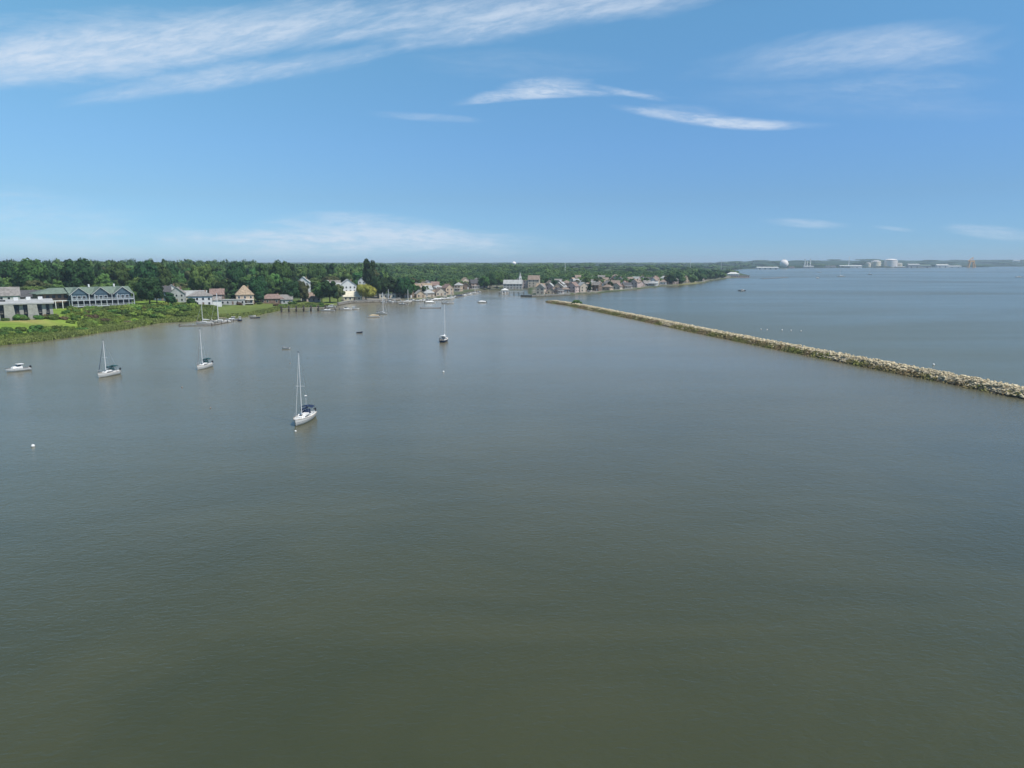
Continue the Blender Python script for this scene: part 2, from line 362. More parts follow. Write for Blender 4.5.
def tree_protos():
    for ki, kind in enumerate(['round', 'wide', 'tall', 'conifer', 'willow']):
        for v in range(3 if kind in ('round', 'wide') else 1 if kind == 'willow' else 2):
            rs = np.random.RandomState(100+ki*10+v); lb = lobes_for(kind, rs)
            for li in {'round': (0, 1, 2, 4), 'wide': (0, 1, 2, 4), 'tall': (0, 1), 'conifer': (3,), 'willow': (5,)}[kind]:
                key = (kind, v, li)
                rs2 = np.random.RandomState(500+ki*10+v)
                cm = fol_mesh('crown', lb, 1900, .033, rs2, LEAF[li], jit=.45); tm = trunk_mesh(kind, rs2)
                PROTO[key] = (cm, tm)
tree_protos()
TREES = []
TONE = {0: 'dark green', 1: 'mid green', 2: 'light green', 3: 'blackish green', 4: 'olive green', 5: 'yellow-green'}
SHAPE = {'round': 'rounded tree', 'wide': 'broad spreading tree', 'tall': 'tall narrow tree', 'conifer': 'pointed conifer', 'willow': 'willow'}
def tree(x, y, h, kind, li, label=None, z=None, wid=1.0):
    vs = [k for k in PROTO if k[0] == kind and k[2] == li]
    if not vs: vs = [k for k in PROTO if k[0] == kind]
    key = vs[rnd.randrange(len(vs))]; cm, tm = PROTO[key]
    z = gz(x, y) if z is None else z
    nm = {'conifer': 'conifer_tree', 'willow': 'willow_tree'}.get(kind, 'broadleaf_tree')
    r = empty(nm, (x, y, z-.1), rnd.uniform(0, 6.28)); r.scale = (h*wid, h*wid, h)
    c = bpy.data.objects.new('crown', cm); COL.objects.link(c); c.parent = r
    t = bpy.data.objects.new('trunk', tm); COL.objects.link(t); t.parent = r
    tag(r, label, 'tree', 'trees on the wooded shore'); TREES.append((r, kind, key[2], x, y, z, h)); return r
# ------------------------------------------------------------------ houses
HOUSES = []          # (x, y, halfwidth)
LAND = []
def gable_roof(mb, w, d, h, rh, ov=.45, th=.22, axis='x', cx=0, cy=0):
    """two sloping slabs, ridge along axis"""
    a = (w if axis == 'x' else d)/2+ov; b = (d if axis == 'x' else w)/2; sl = rh/b; bo = b+ov; zo = h-sl*ov
    for s in (-1, 1):
        P = [(-a, s*bo, zo), (a, s*bo, zo), (a, 0, h+rh), (-a, 0, h+rh)]; P = P+[(p[0], p[1], p[2]+th) for p in P]
        if axis != 'x': P = [(p[1], p[0], p[2]) for p in P]
        P = [(p[0]+cx, p[1]+cy, p[2]) for p in P]
        mb.add(P, [(0,1,2,3),(4,7,6,5),(0,4,5,1),(1,5,6,2),(2,6,7,3),(3,7,4,0)])
def hip_roof(mb, w, d, h, rh, ov=.5, cx=0, cy=0):
    a, b = w/2+ov, d/2+ov; k = max(0, (w-d)/2); j = max(0, (d-w)/2)
    P = [(-a,-b,h),(a,-b,h),(a,b,h),(-a,b,h),(-a,-b,h+.2),(a,-b,h+.2),(a,b,h+.2),(-a,b,h+.2),(-k,-j,h+rh),(k+.01,j+.01,h+rh)]
    P = [(p[0]+cx, p[1]+cy, p[2]) for p in P]
    mb.add(P, [(0,3,2,1),(0,1,5,4),(1,2,6,5),(2,3,7,6),(3,0,4,7)]+([(4,5,9,8),(5,6,9),(6,7,8,9),(7,4,8)] if w >= d else [(4,5,8),(5,6,9,8),(6,7,9),(7,4,8,9)]))
def gable_wall(mb, w, d, h, rh, axis='x', cx=0, cy=0, base=-1.2):
    mb.box((cx, cy, (h+base)/2), (w, d, h-base))
    for s in (-1, 1):
        if axis == 'x': P = [(s*w/2, -d/2, h), (s*w/2, d/2, h), (s*w/2, 0, h+rh), (s*(w/2-.15), -d/2, h), (s*(w/2-.15), d/2, h), (s*(w/2-.15), 0, h+rh)]
        else: P = [(-w/2, s*d/2, h), (w/2, s*d/2, h), (0, s*d/2, h+rh), (-w/2, s*(d/2-.15), h), (w/2, s*(d/2-.15), h), (0, s*(d/2-.15), h+rh)]
        mb.add([(p[0]+cx, p[1]+cy, p[2]) for p in P], [(0,1,2),(3,5,4),(0,3,4,1),(1,4,5,2),(2,5,3,0)])
def win(root, x, y, z, face, w=1.0, h=1.35, frame=True, fm=None):
    """a window part proud of the wall on face 'f' (-y), 'l', 'r'"""
    rot = {'f': 0, 'r': math.pi/2, 'l': -math.pi/2}[face]
    if frame:
        f = MB().box((0, -.03, 0), (w+.26, .06, h+.26)).build('window', fm or M['white'], root, loc=(x, y, z)); f.rotation_euler = (0, 0, rot)
        MB().box((0, -.075, 0), (w, .03, h)).build('pane', M['glass'], f)
    else:
        f = MB().box((0, -.04, 0), (w, .08, h)).build('window', M['glass'], root, loc=(x, y, z)); f.rotation_euler = (0, 0, rot)
    return f
def house(px, py, w, d, storeys, wall, roof, style='gable', axis='x', rz=None, label=None, name='house', chimney=True, wing=None, porch=False, dormer=False, dist=None, rh=None, side=True, loc=None):
    if dist and not loc: dd = ray(px, 270); k = dist/dd[1]; loc = (dd[0]*k, dist, gz(dd[0]*k, dist))
    x, y, z = loc or hit(px, py)
    face = math.atan2(-x, y)          # turns the front towards the water in front
    rz = face+(rz or 0); h = 2.75*storeys+.4; rh = rh or (.42*(d if axis == 'x' else w))*(.8 if style == 'hip' else 1)
    r = empty(name, (x, y, z), rz); near = y < 620
    mb = MB()
    if style == 'gable': gable_wall(mb, w, d, h, rh, axis)
    else: mb.box((0, 0, h/2-.6), (w, d, h+1.2))
    if wing: gable_wall(mb, wing[0], wing[1], wing[2], wing[1]*.3, 'x', cx=wing[3], cy=wing[4])
    wl = mb.build('wall', M[wall], r)
    mb = MB()
    if style == 'gable': gable_roof(mb, w, d, h, rh, axis=axis)
    elif style == 'hip': hip_roof(mb, w, d, h, rh)
    else: mb.box((0, 0, h+.15), (w+.5, d+.5, .3))
    if wing: gable_roof(mb, wing[0], wing[1], wing[2], wing[1]*.3, axis='x', cx=wing[3], cy=wing[4])
    rf = mb.build('roof', M[roof], r)
    if chimney and style != 'flat': MB().box((w*.22, d*.12, h+rh*.7+.5), (.8, .8, 2.2)).build('chimney', M['brickw'], rf)
    if dormer:
        for sx in (-w*.22, w*.22):
            q = MB(); q.box((sx, -d*.27, h+rh*.45), (1.8, d*.25, 1.5)); dm = q.build('dormer', M[wall], rf)
            q = MB(); gable_roof(q, 1.8, d*.25, h+rh*.45+.75, .6, ov=.2, th=.1, axis='y', cx=sx, cy=-d*.27); q.build('dormer_roof', M[roof], rf)
            MB().box((sx, -d*.27-d*.125-.03, h+rh*.45+.1), (1.0, .06, .9)).build('window', M['glass'], rf)
    nwin = max(2, int(w/(2.9 if near else 3.4)))
    for s in range(storeys):
        zz = 1.6+2.75*s
        for k in range(nwin):
            xx = (k+.5)/nwin*w-w/2
            if s == 0 and k == nwin//2:
                dr = MB().box((0, -.04, 0), (1.1, .08, 2.1)).build('door', M['brownw' if wall != 'brownw' else 'white'], r, loc=(xx, -d/2, 1.2)); continue
            win(r, xx, -d/2, zz, 'f', 1.1, 1.4, near)
        if side:
            for yy in (-d*.22, d*.22):
                win(r, w/2, yy, zz, 'r', 1.0, 1.3, False); win(r, -w/2, yy, zz, 'l', 1.0, 1.3, False)
    if porch:
        q = MB(); q.box((0, -d/2-1.25, .35), (w*.9, 2.3, .3)); 
        for k in range(4): q.box((-w*.42+k*w*.28, -d/2-2.2, 1.6), (.16, .16, 2.3))
        q.box((0, -d/2-1.3, 2.85), (w*.95, 2.6, .22)); q.build('porch', M['white'], r)
    tag(r, label, 'house', 'houses along the shore')
    HOUSES.append((x, y, w/2+1.5, r, wall, roof, label)); return r
# ---- green-roofed inn on the bank
def inn():
    A = np.array(G(71, 303, 8.0)); 
    d1 = ray(71, 303); sA = 372/d1[1]; A = np.array([d1[0]*sA, 372.]); d2 = ray(133, 300); sB = 394/d2[1]; B = np.array([d2[0]*sB, 394.])
    v = B-A; W = float(np.hypot(*v)); rz = math.atan2(v[1], v[0]); c = (A+B)/2; z0 = 5.6
    r = empty('hotel', (c[0], c[1], z0), rz)      # local: front wall at y=0, body behind y>0
    D = 15; eh = 7.3
    fb = MB().box((0, D/2, -.8), (W-.6, D-1, 3.6)).build('foundation', M['dark'], r)
    q = MB(); q.box((0, D/2+1.2, 1+eh/2), (W, D-2.4, eh-2)); q.box((0, D/2+1.2, eh+.0), (W-.3, D-2.7, .6)); q.build('wall', M['bluew'], r)
    q = MB(); gable_roof(q, W, D, eh+.2, 3.3, .5, .25, 'x', 0, D/2); rf = q.build('roof', M['greenr'], r)
    for xx in (-W*.14, W*.27): MB().box((xx, D*.45, eh+4.4), (.7, .7, 1.6)).build('chimney', M['white'], rf)
    for xx, gw in ((-W*.37, 8.6), (-W*.03, 8.2), (W*.325, 8.8)):
        q = MB(); h = eh+.2; P = [(xx-gw/2, -.9, h), (xx+gw/2, -.9, h), (xx, -.9, h+3.5), (xx-gw/2, -.7, h), (xx+gw/2, -.7, h), (xx, -.7, h+3.5)]
        q.add(P, [(0,1,2),(3,5,4),(0,3,4,1)]); q.box((xx, .5, h-1.6), (gw-1.2, 2.4, 3.0)); gw_ = q.build('gable_wall', M['bluew'], r)
        q = MB(); gable_roof(q, gw, 8.4, h, 3.5, .5, .22, 'y', xx, 3.4); q.build('gable_roof', M['greenr'], rf)
        q = MB(); s = 3.5/(gw/2)
        for sg in (-1, 1):
            q.add([(xx+sg*(gw/2+.55), -1.5, h-s*.55-.1), (xx, -1.5, h+3.4), (xx, -1.5, h+3.6), (xx+sg*(gw/2+.55), -1.5, h-s*.55+.1), (xx+sg*(gw/2+.55), -1.42, h-s*.55-.1), (xx, -1.42, h+3.4), (xx, -1.42, h+3.6), (xx+sg*(gw/2+.55), -1.42, h-s*.55+.1)], [(0,1,2,3),(4,7,6,5),(0,4,5,1),(3,2,6,7)])
        q.build('gable_trim', M['white'], gw_)
        for k in range(3): win(r, xx-2.3+k*2.3, -.7, h-1.9, 'f', 1.4, 1.7, True)
    # balcony decks, posts and rails
    for zz in (1.0, 4.25):
        MB().box((0, -.55, zz), (W+.3, 3.2, .30)).build('balcony', M['shadewhite'], r)
        q = MB(); q.box((0, -2.05, zz+1.15), (W+.2, .09, .1)); q.box((0, -2.05, zz+.45), (W+.2, .07, .08))
        n = 62
        for k in range(n): q.box((-W/2+(k+.5)*W/n, -2.05, zz+.75), (.10, .06, .8))
        q.build('railing', M['shadewhite'], r)
        n = 11
        for k in range(n+1):
            if zz < 2 or k in (0, 3, 4, 7, 8, 11): MB().box((-W/2+k*W/n, -1.95, zz+1.75), (.30, .3, 3.1 if zz < 2 else 2.9)).build('post', M['shadewhite'], r)
    for k in range(12):
        xx = -W/2+1.5+k*(W-3)/11
        MB().box((xx, 1.16, 2.5), (2.1, .1, 2.1)).build('window', M['glass'], r)
        if k % 2: MB().box((xx, 1.1, 5.7), (1.6, .1, 1.7)).build('window', M['glass'], r)
    for k in range(6): MB().box((-W/2+3+k*(W-6)/5, .42, .1), (2.4, .16, 1.3)).build('window', M['glass'], r)
    # recessed left wing with hip roof
    wx = -W/2-6.6; 
    q = MB(); q.box((wx, D/2+3, eh/2+.3), (13.5, D-3, eh+1.6)); q.build('wall', M['brownw'], r)
    q = MB(); hip_roof(q, 25, D-1, eh+.6, 2.9, .6, wx+5, D/2+2.2); q.build('roof', M['greenr'], r)
    MB().box((wx, 2.6, 4.3), (13.6, 2.4, .35)).build('balcony', M['white'], r)
    for k in range(5):
        MB().box((wx-5.4+k*2.7, 4.1, 6.4), (1.5, .25, 1.6)).build('window', M['glass'], r); MB().box((wx-5.4+k*2.7, 4.1, 2.3), (1.7, .25, 2.2)).build('window', M['glass'], r)
        MB().box((wx-6.5+k*3.2, 1.5, 2.2), (.3, .3, 4.0)).build('post', M['white'], r)
    tag(r, 'long inn with green-grey roof, three dark blue gables and white balconies on the bank', 'hotel')
    HOUSES.append((c[0], c[1]+7, W/2+2, r, 'x', 'x', 'x')); HOUSES.append((A[0]-6, A[1]+7, 9, r, 'x', 'x', 'x'))
    bpy.context.view_layer.update()
inn()
def condo():
    d1 = ray(54, 318); s1 = 313/d1[1]; B = np.array([d1[0]*s1, 313.]); d2 = ray(-40, 320); s2 = 294/d2[1]; A = np.array([d2[0]*s2, 294.])
    v = B-A; W = float(np.hypot(*v)); rz = math.atan2(v[1], v[0]); c = (A+B)/2; z0 = min(gz(*A), gz(*B))-.1
    r = empty('apartment_building', (c[0], c[1], z0), rz); E = 7.0
    MB().box((0, 8.2, E/2), (W-.4, 13, E+.4)).build('wall', M['bluew'], r)
    q = MB(); q.add([(-W/2-.6, -1.0, E), (W/2+.6, -1.0, E), (W/2+.6, 16, E+.9), (-W/2-.6, 16, E+.9), (-W/2-.6, -1.0, E+.5), (W/2+.6, -1.0, E+.5), (W/2+.6, 16, E+1.6), (-W/2-.6, 16, E+1.6)], [(0,3,2,1),(4,5,6,7),(0,1,5,4),(1,2,6,5),(2,3,7,6),(3,0,4,7)])
    rf = q.build('roof', M['palr'], r)
    for xx, yy in ((W/2-8.5, 13), (W/2-4, 13.4), (-W/2+20, 11)): MB().box((xx, yy, E+1.9), (1.7, 1.3, 1.5)).build('chimney', M['white'], rf)
    MB().box((W/2-18, 8, E+1.3), (2, 1.2, .8)).build('roof_vent', M['dark'], rf)
    s = W/94.0      # metres per photo pixel along the front
    for a, b, rc in ((-36,-26,0),(-20,-15,1.3),(-10,-1,0),(3.5,14.5,0),(19,23.5,1.3),(27.5,38.5,0),(42.5,47,1.3),(50.5,54,1.3)):
        x0, x1 = -W/2+(a+40)*s, -W/2+(b+40)*s; k = (x1-x0)*.10; q = MB()
        q.add([(x0-k*.3, -.9+rc, -1), (x1+k, -.9+rc, -1), (x1-k, -.9+rc, E), (x0+k*.3, -.9+rc, E), (x0-k*.3, .1+rc, -1), (x1+k, .1+rc, -1), (x1-k, .8+rc, E), (x0+k*.3, .8+rc, E)], [(0,1,2,3),(4,7,6,5),(0,4,5,1),(1,5,6,2),(2,6,7,3),(3,7,4,0)])
        q.build('fin_wall', mat('grey_beige_stucco', (.36,.36,.32), .85, .12, 1), r)
    for a, b in ((-26,-20),(-14,-10),(-1,3),(15.5,18.5),(24,27),(39,42),(47,50)):
        x0, x1 = -W/2+(a+40.6)*s, -W/2+(b+39.4)*s
        for zz in (1.5, 4.7): MB().box(((x0+x1)/2, 1.6, zz), (abs(x1-x0), .2, 2.3)).build('window', M['glass'], r)
        MB().box(((x0+x1)/2, .2, 3.2), (abs(x1-x0)+.2, 1.2, .25)).build('balcony', M['wood'], r)
        MB().box(((x0+x1)/2, -.3, 3.9), (abs(x1-x0)+.2, .08, .9)).build('railing', M['dark'], r)
    tag(r, 'flat-roofed grey apartment row with pale sloping fin walls at left edge', 'building')
    HOUSES.append((c[0], c[1]+8, W/2+3, r, 'x', 'x', 'x'))
condo()
# ------------------------------------------------------------------ houses seen one by one
HL = [
 (201,305.5,13.5,9,2,'white','greyr','hip','x',dict(wing=(6,6,3.4,9,1),label='white two-storey house with grey hipped roof and low right wing above the shore')),
 (218,303,8.5,8,2,'brownw','redr','gable','x',dict(label='brown-walled house with reddish roof right of the white hipped house')),
 (245,303.5,11,10,2,'tanw','tanr','hip','x',dict(rh=6.2,porch=True,label='house with tall tan pyramid roof and white porch above the lawn')),
 (273,303.2,15,8,1,'brickw','redr','hip','x',dict(rh=3.2,label='long low brick-red bungalow with hipped roof right of the pyramid-roofed house')),
 (287,303.6,7.5,7,1,'greyw','greyr','gable','x',dict(label='small grey garage with open front beside the long brick bungalow',name='garage')),
 (163,300.5,10,8,2,'bluew','darkr','gable','x',dict(label='dark blue house half hidden in trees right of the inn')),
 (178,302,9,8,2,'greyw','greyr','gable','y',dict(label='grey gabled house between the dark blue house and the white hipped house')),
 (170,282,7,8,2,'white','palr','gable','y',dict(dist=520,label='small white gabled house high among the trees right of the inn')),
 (193,289,15,8,1,'cream','palr','gable','x',dict(dist=480,label='long pale-roofed house in the trees above the white hipped house')),
 (262,279.5,7,8,2,'white','palr','gable','y',dict(dist=600,label='tiny white gable showing in the trees above the long brick bungalow')),
 (303,281.5,10,9,3,'white','palr','gable','y',dict(dist=600,label='tall white gabled house on the wooded rise left of the big white Victorian house')),
 (327,280,8,8,2,'white','palr','gable','y',dict(dist=620,label='white gabled house in the high trees, left one of a close pair')),
 (335,280,8,8,2,'white','greyr','gable','x',dict(dist=625,label='white house with grey roof in the high trees, right one of a close pair')),
 (348,296,13,11,3,'white','palr','gable','y',dict(wing=(8,7,8.5,-7,-1),rh=4.8,dormer=False,porch=True,label='big white Victorian house with steep pale gables behind the beige shed')),
 (362,288,7,8,3,'white','palr','gable','y',dict(dist=640,label='narrow white gabled house behind the yellow-green willow')),
 (353,300.3,13,9,1,'yelloww','creamr','gable','x',dict(label='low pale yellow flat-roofed shed beside the yellow-green willow',name='shed',chimney=False)),
 (369,292,10,8,1,'yelloww','palr','gable','x',dict(label='low yellow building with pale roof just behind the willow')),
 (313,301.5,10,8,1,'pinkw','brownr','gable','x',dict(label='pinkish house with brown roof behind the timber pier')),
 (305,300.5,6,6,1,'greyw','palr','gable','x',dict(label='small grey cottage left of the pinkish house behind the pier')),
 (233,304.5,15,6,1,'greyw','palr','flat','x',dict(label='low grey flat-roofed boat shed in front of the pyramid-roofed house',name='shed',chimney=False)),
 (387,298,13,7,1,'cream','whiter','flat','x',dict(label='low cream boatyard shed with white roof right of the willow',name='shed',chimney=False)),
 (399,297.5,9,7,1,'tanw','palr','gable','x',dict(label='small tan boatyard office with pale roof at the marina',name='shed',chimney=False)),
 (505,293.5,6.5,6,1,'white','whiter','hip','x',dict(label='small white boathouse on the water at the inlet mouth',name='boathouse',chimney=False)),
 (513,289,21,10,2,'greyw','palr','gable','x',dict(label='long grey-green building with pale roof behind the inlet footbridge',name='building')),
 (525,288,12,11,3,'pinkw','brownr','flat','x',dict(label='pinkish three-storey block behind the inlet, left of two',name='building')),
 (534,287,13,11,3,'beige','brownr','gable','x',dict(label='beige three-storey block behind the inlet, right of two',name='building')),
 (733,275.5,24,14,1,'white','whiter','hip','x',dict(rh=4,label='long white-roofed clubhouse at the tip of the point',name='building',chimney=False)),
 (740,277.2,34,12,1,'pinkw','greyr','flat','x',dict(label='long pinkish waterfront shed at the tip of the point',name='shed',chimney=False)),
]
for a in HL:
    kw = dict(a[9]); house(*a[:9], rz=rnd.uniform(-.15, .15), **kw)
dd = ray(5, 297); k = 352/dd[1]
house(0, 0, 12, 9, 2, 'greyw', 'greyr', 'gable', 'x', loc=(dd[0]*k, 352, gz(dd[0]*k, 352)+1.5), label='grey-green gabled house behind the flat-roofed apartment row at left edge')
dd = ray(25, 290); k = 395/dd[1]
house(0, 0, 16, 8, 1, 'brownw', 'darkr', 'gable', 'x', loc=(dd[0]*k, 395, gz(dd[0]*k, 395)+1.5), label='low brown house with dark roof between the apartment row and the woods')
# town waterfront houses in rows
WN = dict(white='white', cream='cream', beige='beige', greyw='grey', bluew='blue', tanw='tan', brickw='brick', brownw='brown', pinkw='pinkish', yelloww='pale yellow')
RN = dict(creamr='cream', greyr='grey', darkr='charcoal', brownr='brown', redr='reddish', palr='pale', tanr='tan', whiter='white', greenr='green')
walls = ['beige','pinkw','white','tanw','cream','beige','pinkw','tanw','brownw','white','greyw']; roofs = ['brownr','palr','tanr','greyr','brownr','redr','palr','darkr']
def shore_y(px):
    pts = front+inlet+east[:13]
    best = None
    for (ax, ay), (bx, by) in zip(pts[:-1], pts[1:]):
        if ax <= px < bx: best = ay+(by-ay)*(px-ax)/(bx-ax)
    return best
def overlaps(x, y, w): return any(math.hypot(x-h[0], y-h[1]) < (h[2]+w/2)*.78 for h in HOUSES)
TOWN = []
def row(p0, p1, inland, zone, density=1.0):
    px = p0
    while px < p1:
        sy = shore_y(px)
        if sy is None: px += 3; continue
        gx, gy = G(px, sy); k = (gy+inland+rnd.uniform(-5, 5))/gy; x, y = gx*k, gy*k
        w = rnd.uniform(6, 9.5); d = rnd.uniform(6.5, 9)
        if not overlaps(x, y, w) and rnd.random() < density and sdf(np.array([x]), np.array([y]))[0] > 6:
            wa, ro = rnd.choice(walls), rnd.choice(roofs); st = 'gable' if rnd.random() < .75 else 'hip'
            h = house(0, 0, w, d, rnd.choice([2, 2, 1, 1]), wa, ro, st, rnd.choice('xy'), rz=rnd.uniform(-.5, .5), loc=(x, y, gz(x, y)), chimney=rnd.random() < .5, dormer=False, porch=rnd.random() < .3)
            TOWN.append((h, wa, ro, px, zone))
        px += w*700/y*rnd.uniform(1.0, 1.35)
for z, a, b, rows in (('west of the inlet', 408, 486, ((14, .95), (34, .9), (58, .85), (90, .7), (130, .4))), ('on the point waterfront', 541, 655, ((14, .85), (30, .9), (50, .9), (72, .9), (100, .85), (135, .8), (175, .6), (220, .4))), ('on the point waterfront', 655, 676, ((16, .7), (50, .8), (100, .6), (160, .5)))):
    for off, den in rows: row(a, b, off, z, den)
row(678, 703, 60, 'at the far end of the point', 1); row(680, 703, 120, 'at the far end of the point', 1); row(684, 703, 190, 'at the far end of the point', 1)
def rank_labels(items, key, text, xof):
    groups = {}
    for it in items: groups.setdefault(key(it), []).append(it)
    for k, L in groups.items():
        L.sort(key=xof)
        for i, it in enumerate(L):
            tail = '' if len(L) == 1 else (', leftmost of %d' % len(L) if i == 0 else ', rightmost of %d' % len(L) if i == len(L)-1 else ', %s from the left' % ORD[i])
            it[0]['label'] = text(it)+tail
rank_labels(TOWN, lambda t: (t[1], t[2], t[4]), lambda t: '%s house with %s roof %s' % (WN[t[1]], RN[t[2]], t[4]), lambda t: t[3])
# church with steeple
x, y, z = hit(519, 285)
r = empty('church', (x, y, z), .2); r.scale = (.72, .72, .72); q = MB(); gable_wall(q, 9, 18, 7, 5, 'y'); q.build('wall', M['white'], r); q = MB(); gable_roof(q, 9, 18, 7, 5, axis='y'); q.build('roof', M['greyr'], r)
tw = MB().box((0, -9.6, 7), (4, 4, 16)).build('tower', M['white'], r)
q = MB(); q.add([(-1.7,-11.3,15),(1.7,-11.3,15),(1.7,-7.9,15),(-1.7,-7.9,15),(0,-9.6,22.5)], [(0,3,2,1),(0,1,4),(1,2,4),(2,3,4),(3,0,4)]); q.build('spire', M['palr'], r)
MB().box((0, -11.64, 11), (1.2, .08, 2.2)).build('window', M['glass'], tw)
tag(r, 'white church with square tower and pale spire above the inlet houses', 'church'); HOUSES.append((x, y, 7, r, 0, 0, 0))
# antenna masts above the woods
for px, yt, yb, lab in ((345, 261, 275, 'thin radio mast rising from the woods left of the tall lone tree'), (565, 262, 276, 'thin radio mast on the skyline behind the point town'), (690, 257.5, 272, 'taller thin mast on the skyline at the wooded end of the point'), (721, 258, 272, 'thin mast on the skyline right of the point')):
    x, y, z = hit(px, yb); d = ray(px, yt); zt = H+d[2]*y/d[1]
    r = empty('radio_mast', (x, y, z)); h = zt-z; q = MB()
    for k in range(3):
        a = k*2.094; q.tube((.9*math.cos(a), .9*math.sin(a), -1), (.3*math.cos(a), .3*math.sin(a), h*.9), .16, .12, 4)
        for j in range(8):
            b = a+2.094; f = lambda t, aa: ((.9-.6*t)*math.cos(aa), (.9-.6*t)*math.sin(aa), h*.9*t); q.tube(f(j/8, a), f((j+1)/8, b), .08, .08, 4)
    q.build('lattice', M['alu'], r); MB().tube((0, 0, h*.88), (0, 0, h), .12, .07).build('antenna', M['alu'], r)
    tag(r, lab, 'mast', 'radio masts on the skyline')
# water tower
x, y, z = hit(514, 268.5); d = ray(514, 261.5); zt = H+d[2]*y/d[1]; hh = zt-z
r = empty('water_tower', (x, y, z)); MB().sphere((0, 0, hh-5), 6, 12, 8, .8).build('tank', M['tank'], r)
for k in range(5):
    a = k*1.2566; MB().tube((5*math.cos(a), 5*math.sin(a), -1), (3.6*math.cos(a), 3.6*math.sin(a), hh-6), .4).build('leg', M['tank'], r)
tag(r, 'small pale water tower on the skyline above the church', 'water tower')
# ------------------------------------------------------------------ boats
def hull(L, B, fb=.95, dr=.45, sternw=.75, sheer=.35):
    mb = MB(); N = 12; ring = []; V = []
    for i in range(N+1):
        t = i/N; b = B/2*(sternw+(1-sternw)*math.sin(min(1, t/.45)*math.pi/2) if t < .45 else math.cos((t-.45)/.55*math.pi/2)**.62 if t < 1 else .02); b = max(b, .02)
        zs = fb+sheer*(t*t)*.9-.05*math.sin(t*3.14); zk = -dr*math.sin(min(1, t/.3)*1.57) if t < .8 else -dr*(1-(t-.8)/.2); y = -L/2+L*t
        fl = .80 if t < .8 else .80-.3*(t-.8)/.2; oy = L*.035*(t**6)
        for s, zz in ((1, zs), (.97, zs*.55), (fl, .08), (.5*fl, zk*.7)): V.append((b*s, y+oy*(zz/zs if zz > 0 else -1), zz))
        V.append((0, y-oy, zk))
        for s, zz in ((.5*fl, zk*.7), (fl, .08), (.97, zs*.55), (1, zs)): V.append((-b*s, y+oy*(zz/zs if zz > 0 else -1), zz))
    fs = []
    for i in range(N):
        for k in range(8): a = i*9+k; fs.append((a, a+1, a+10, a+9))
    fs.append(tuple(range(8, -1, -1)))
    mb.add(V, fs)
    dk = MB(); DV = []
    for i in range(N+1): 
        p = V[i*9]; q = V[i*9+8]; DV += [(p[0]*.97, p[1], p[2]-.05), (0, p[1], p[2]+.02), (q[0]*.97, q[1], q[2]-.05)]
    dk.add(DV, [f for i in range(N) for f in ((i*3, i*3+1, i*3+4, i*3+3), (i*3+1, i*3+2, i*3+5, i*3+4))])
    toe = MB()
    for s in (0, 8):
        for i in range(N): toe.tube(V[i*9+s], V[(i+1)*9+s], .035, n=4, cap=False)
    return mb, dk, toe
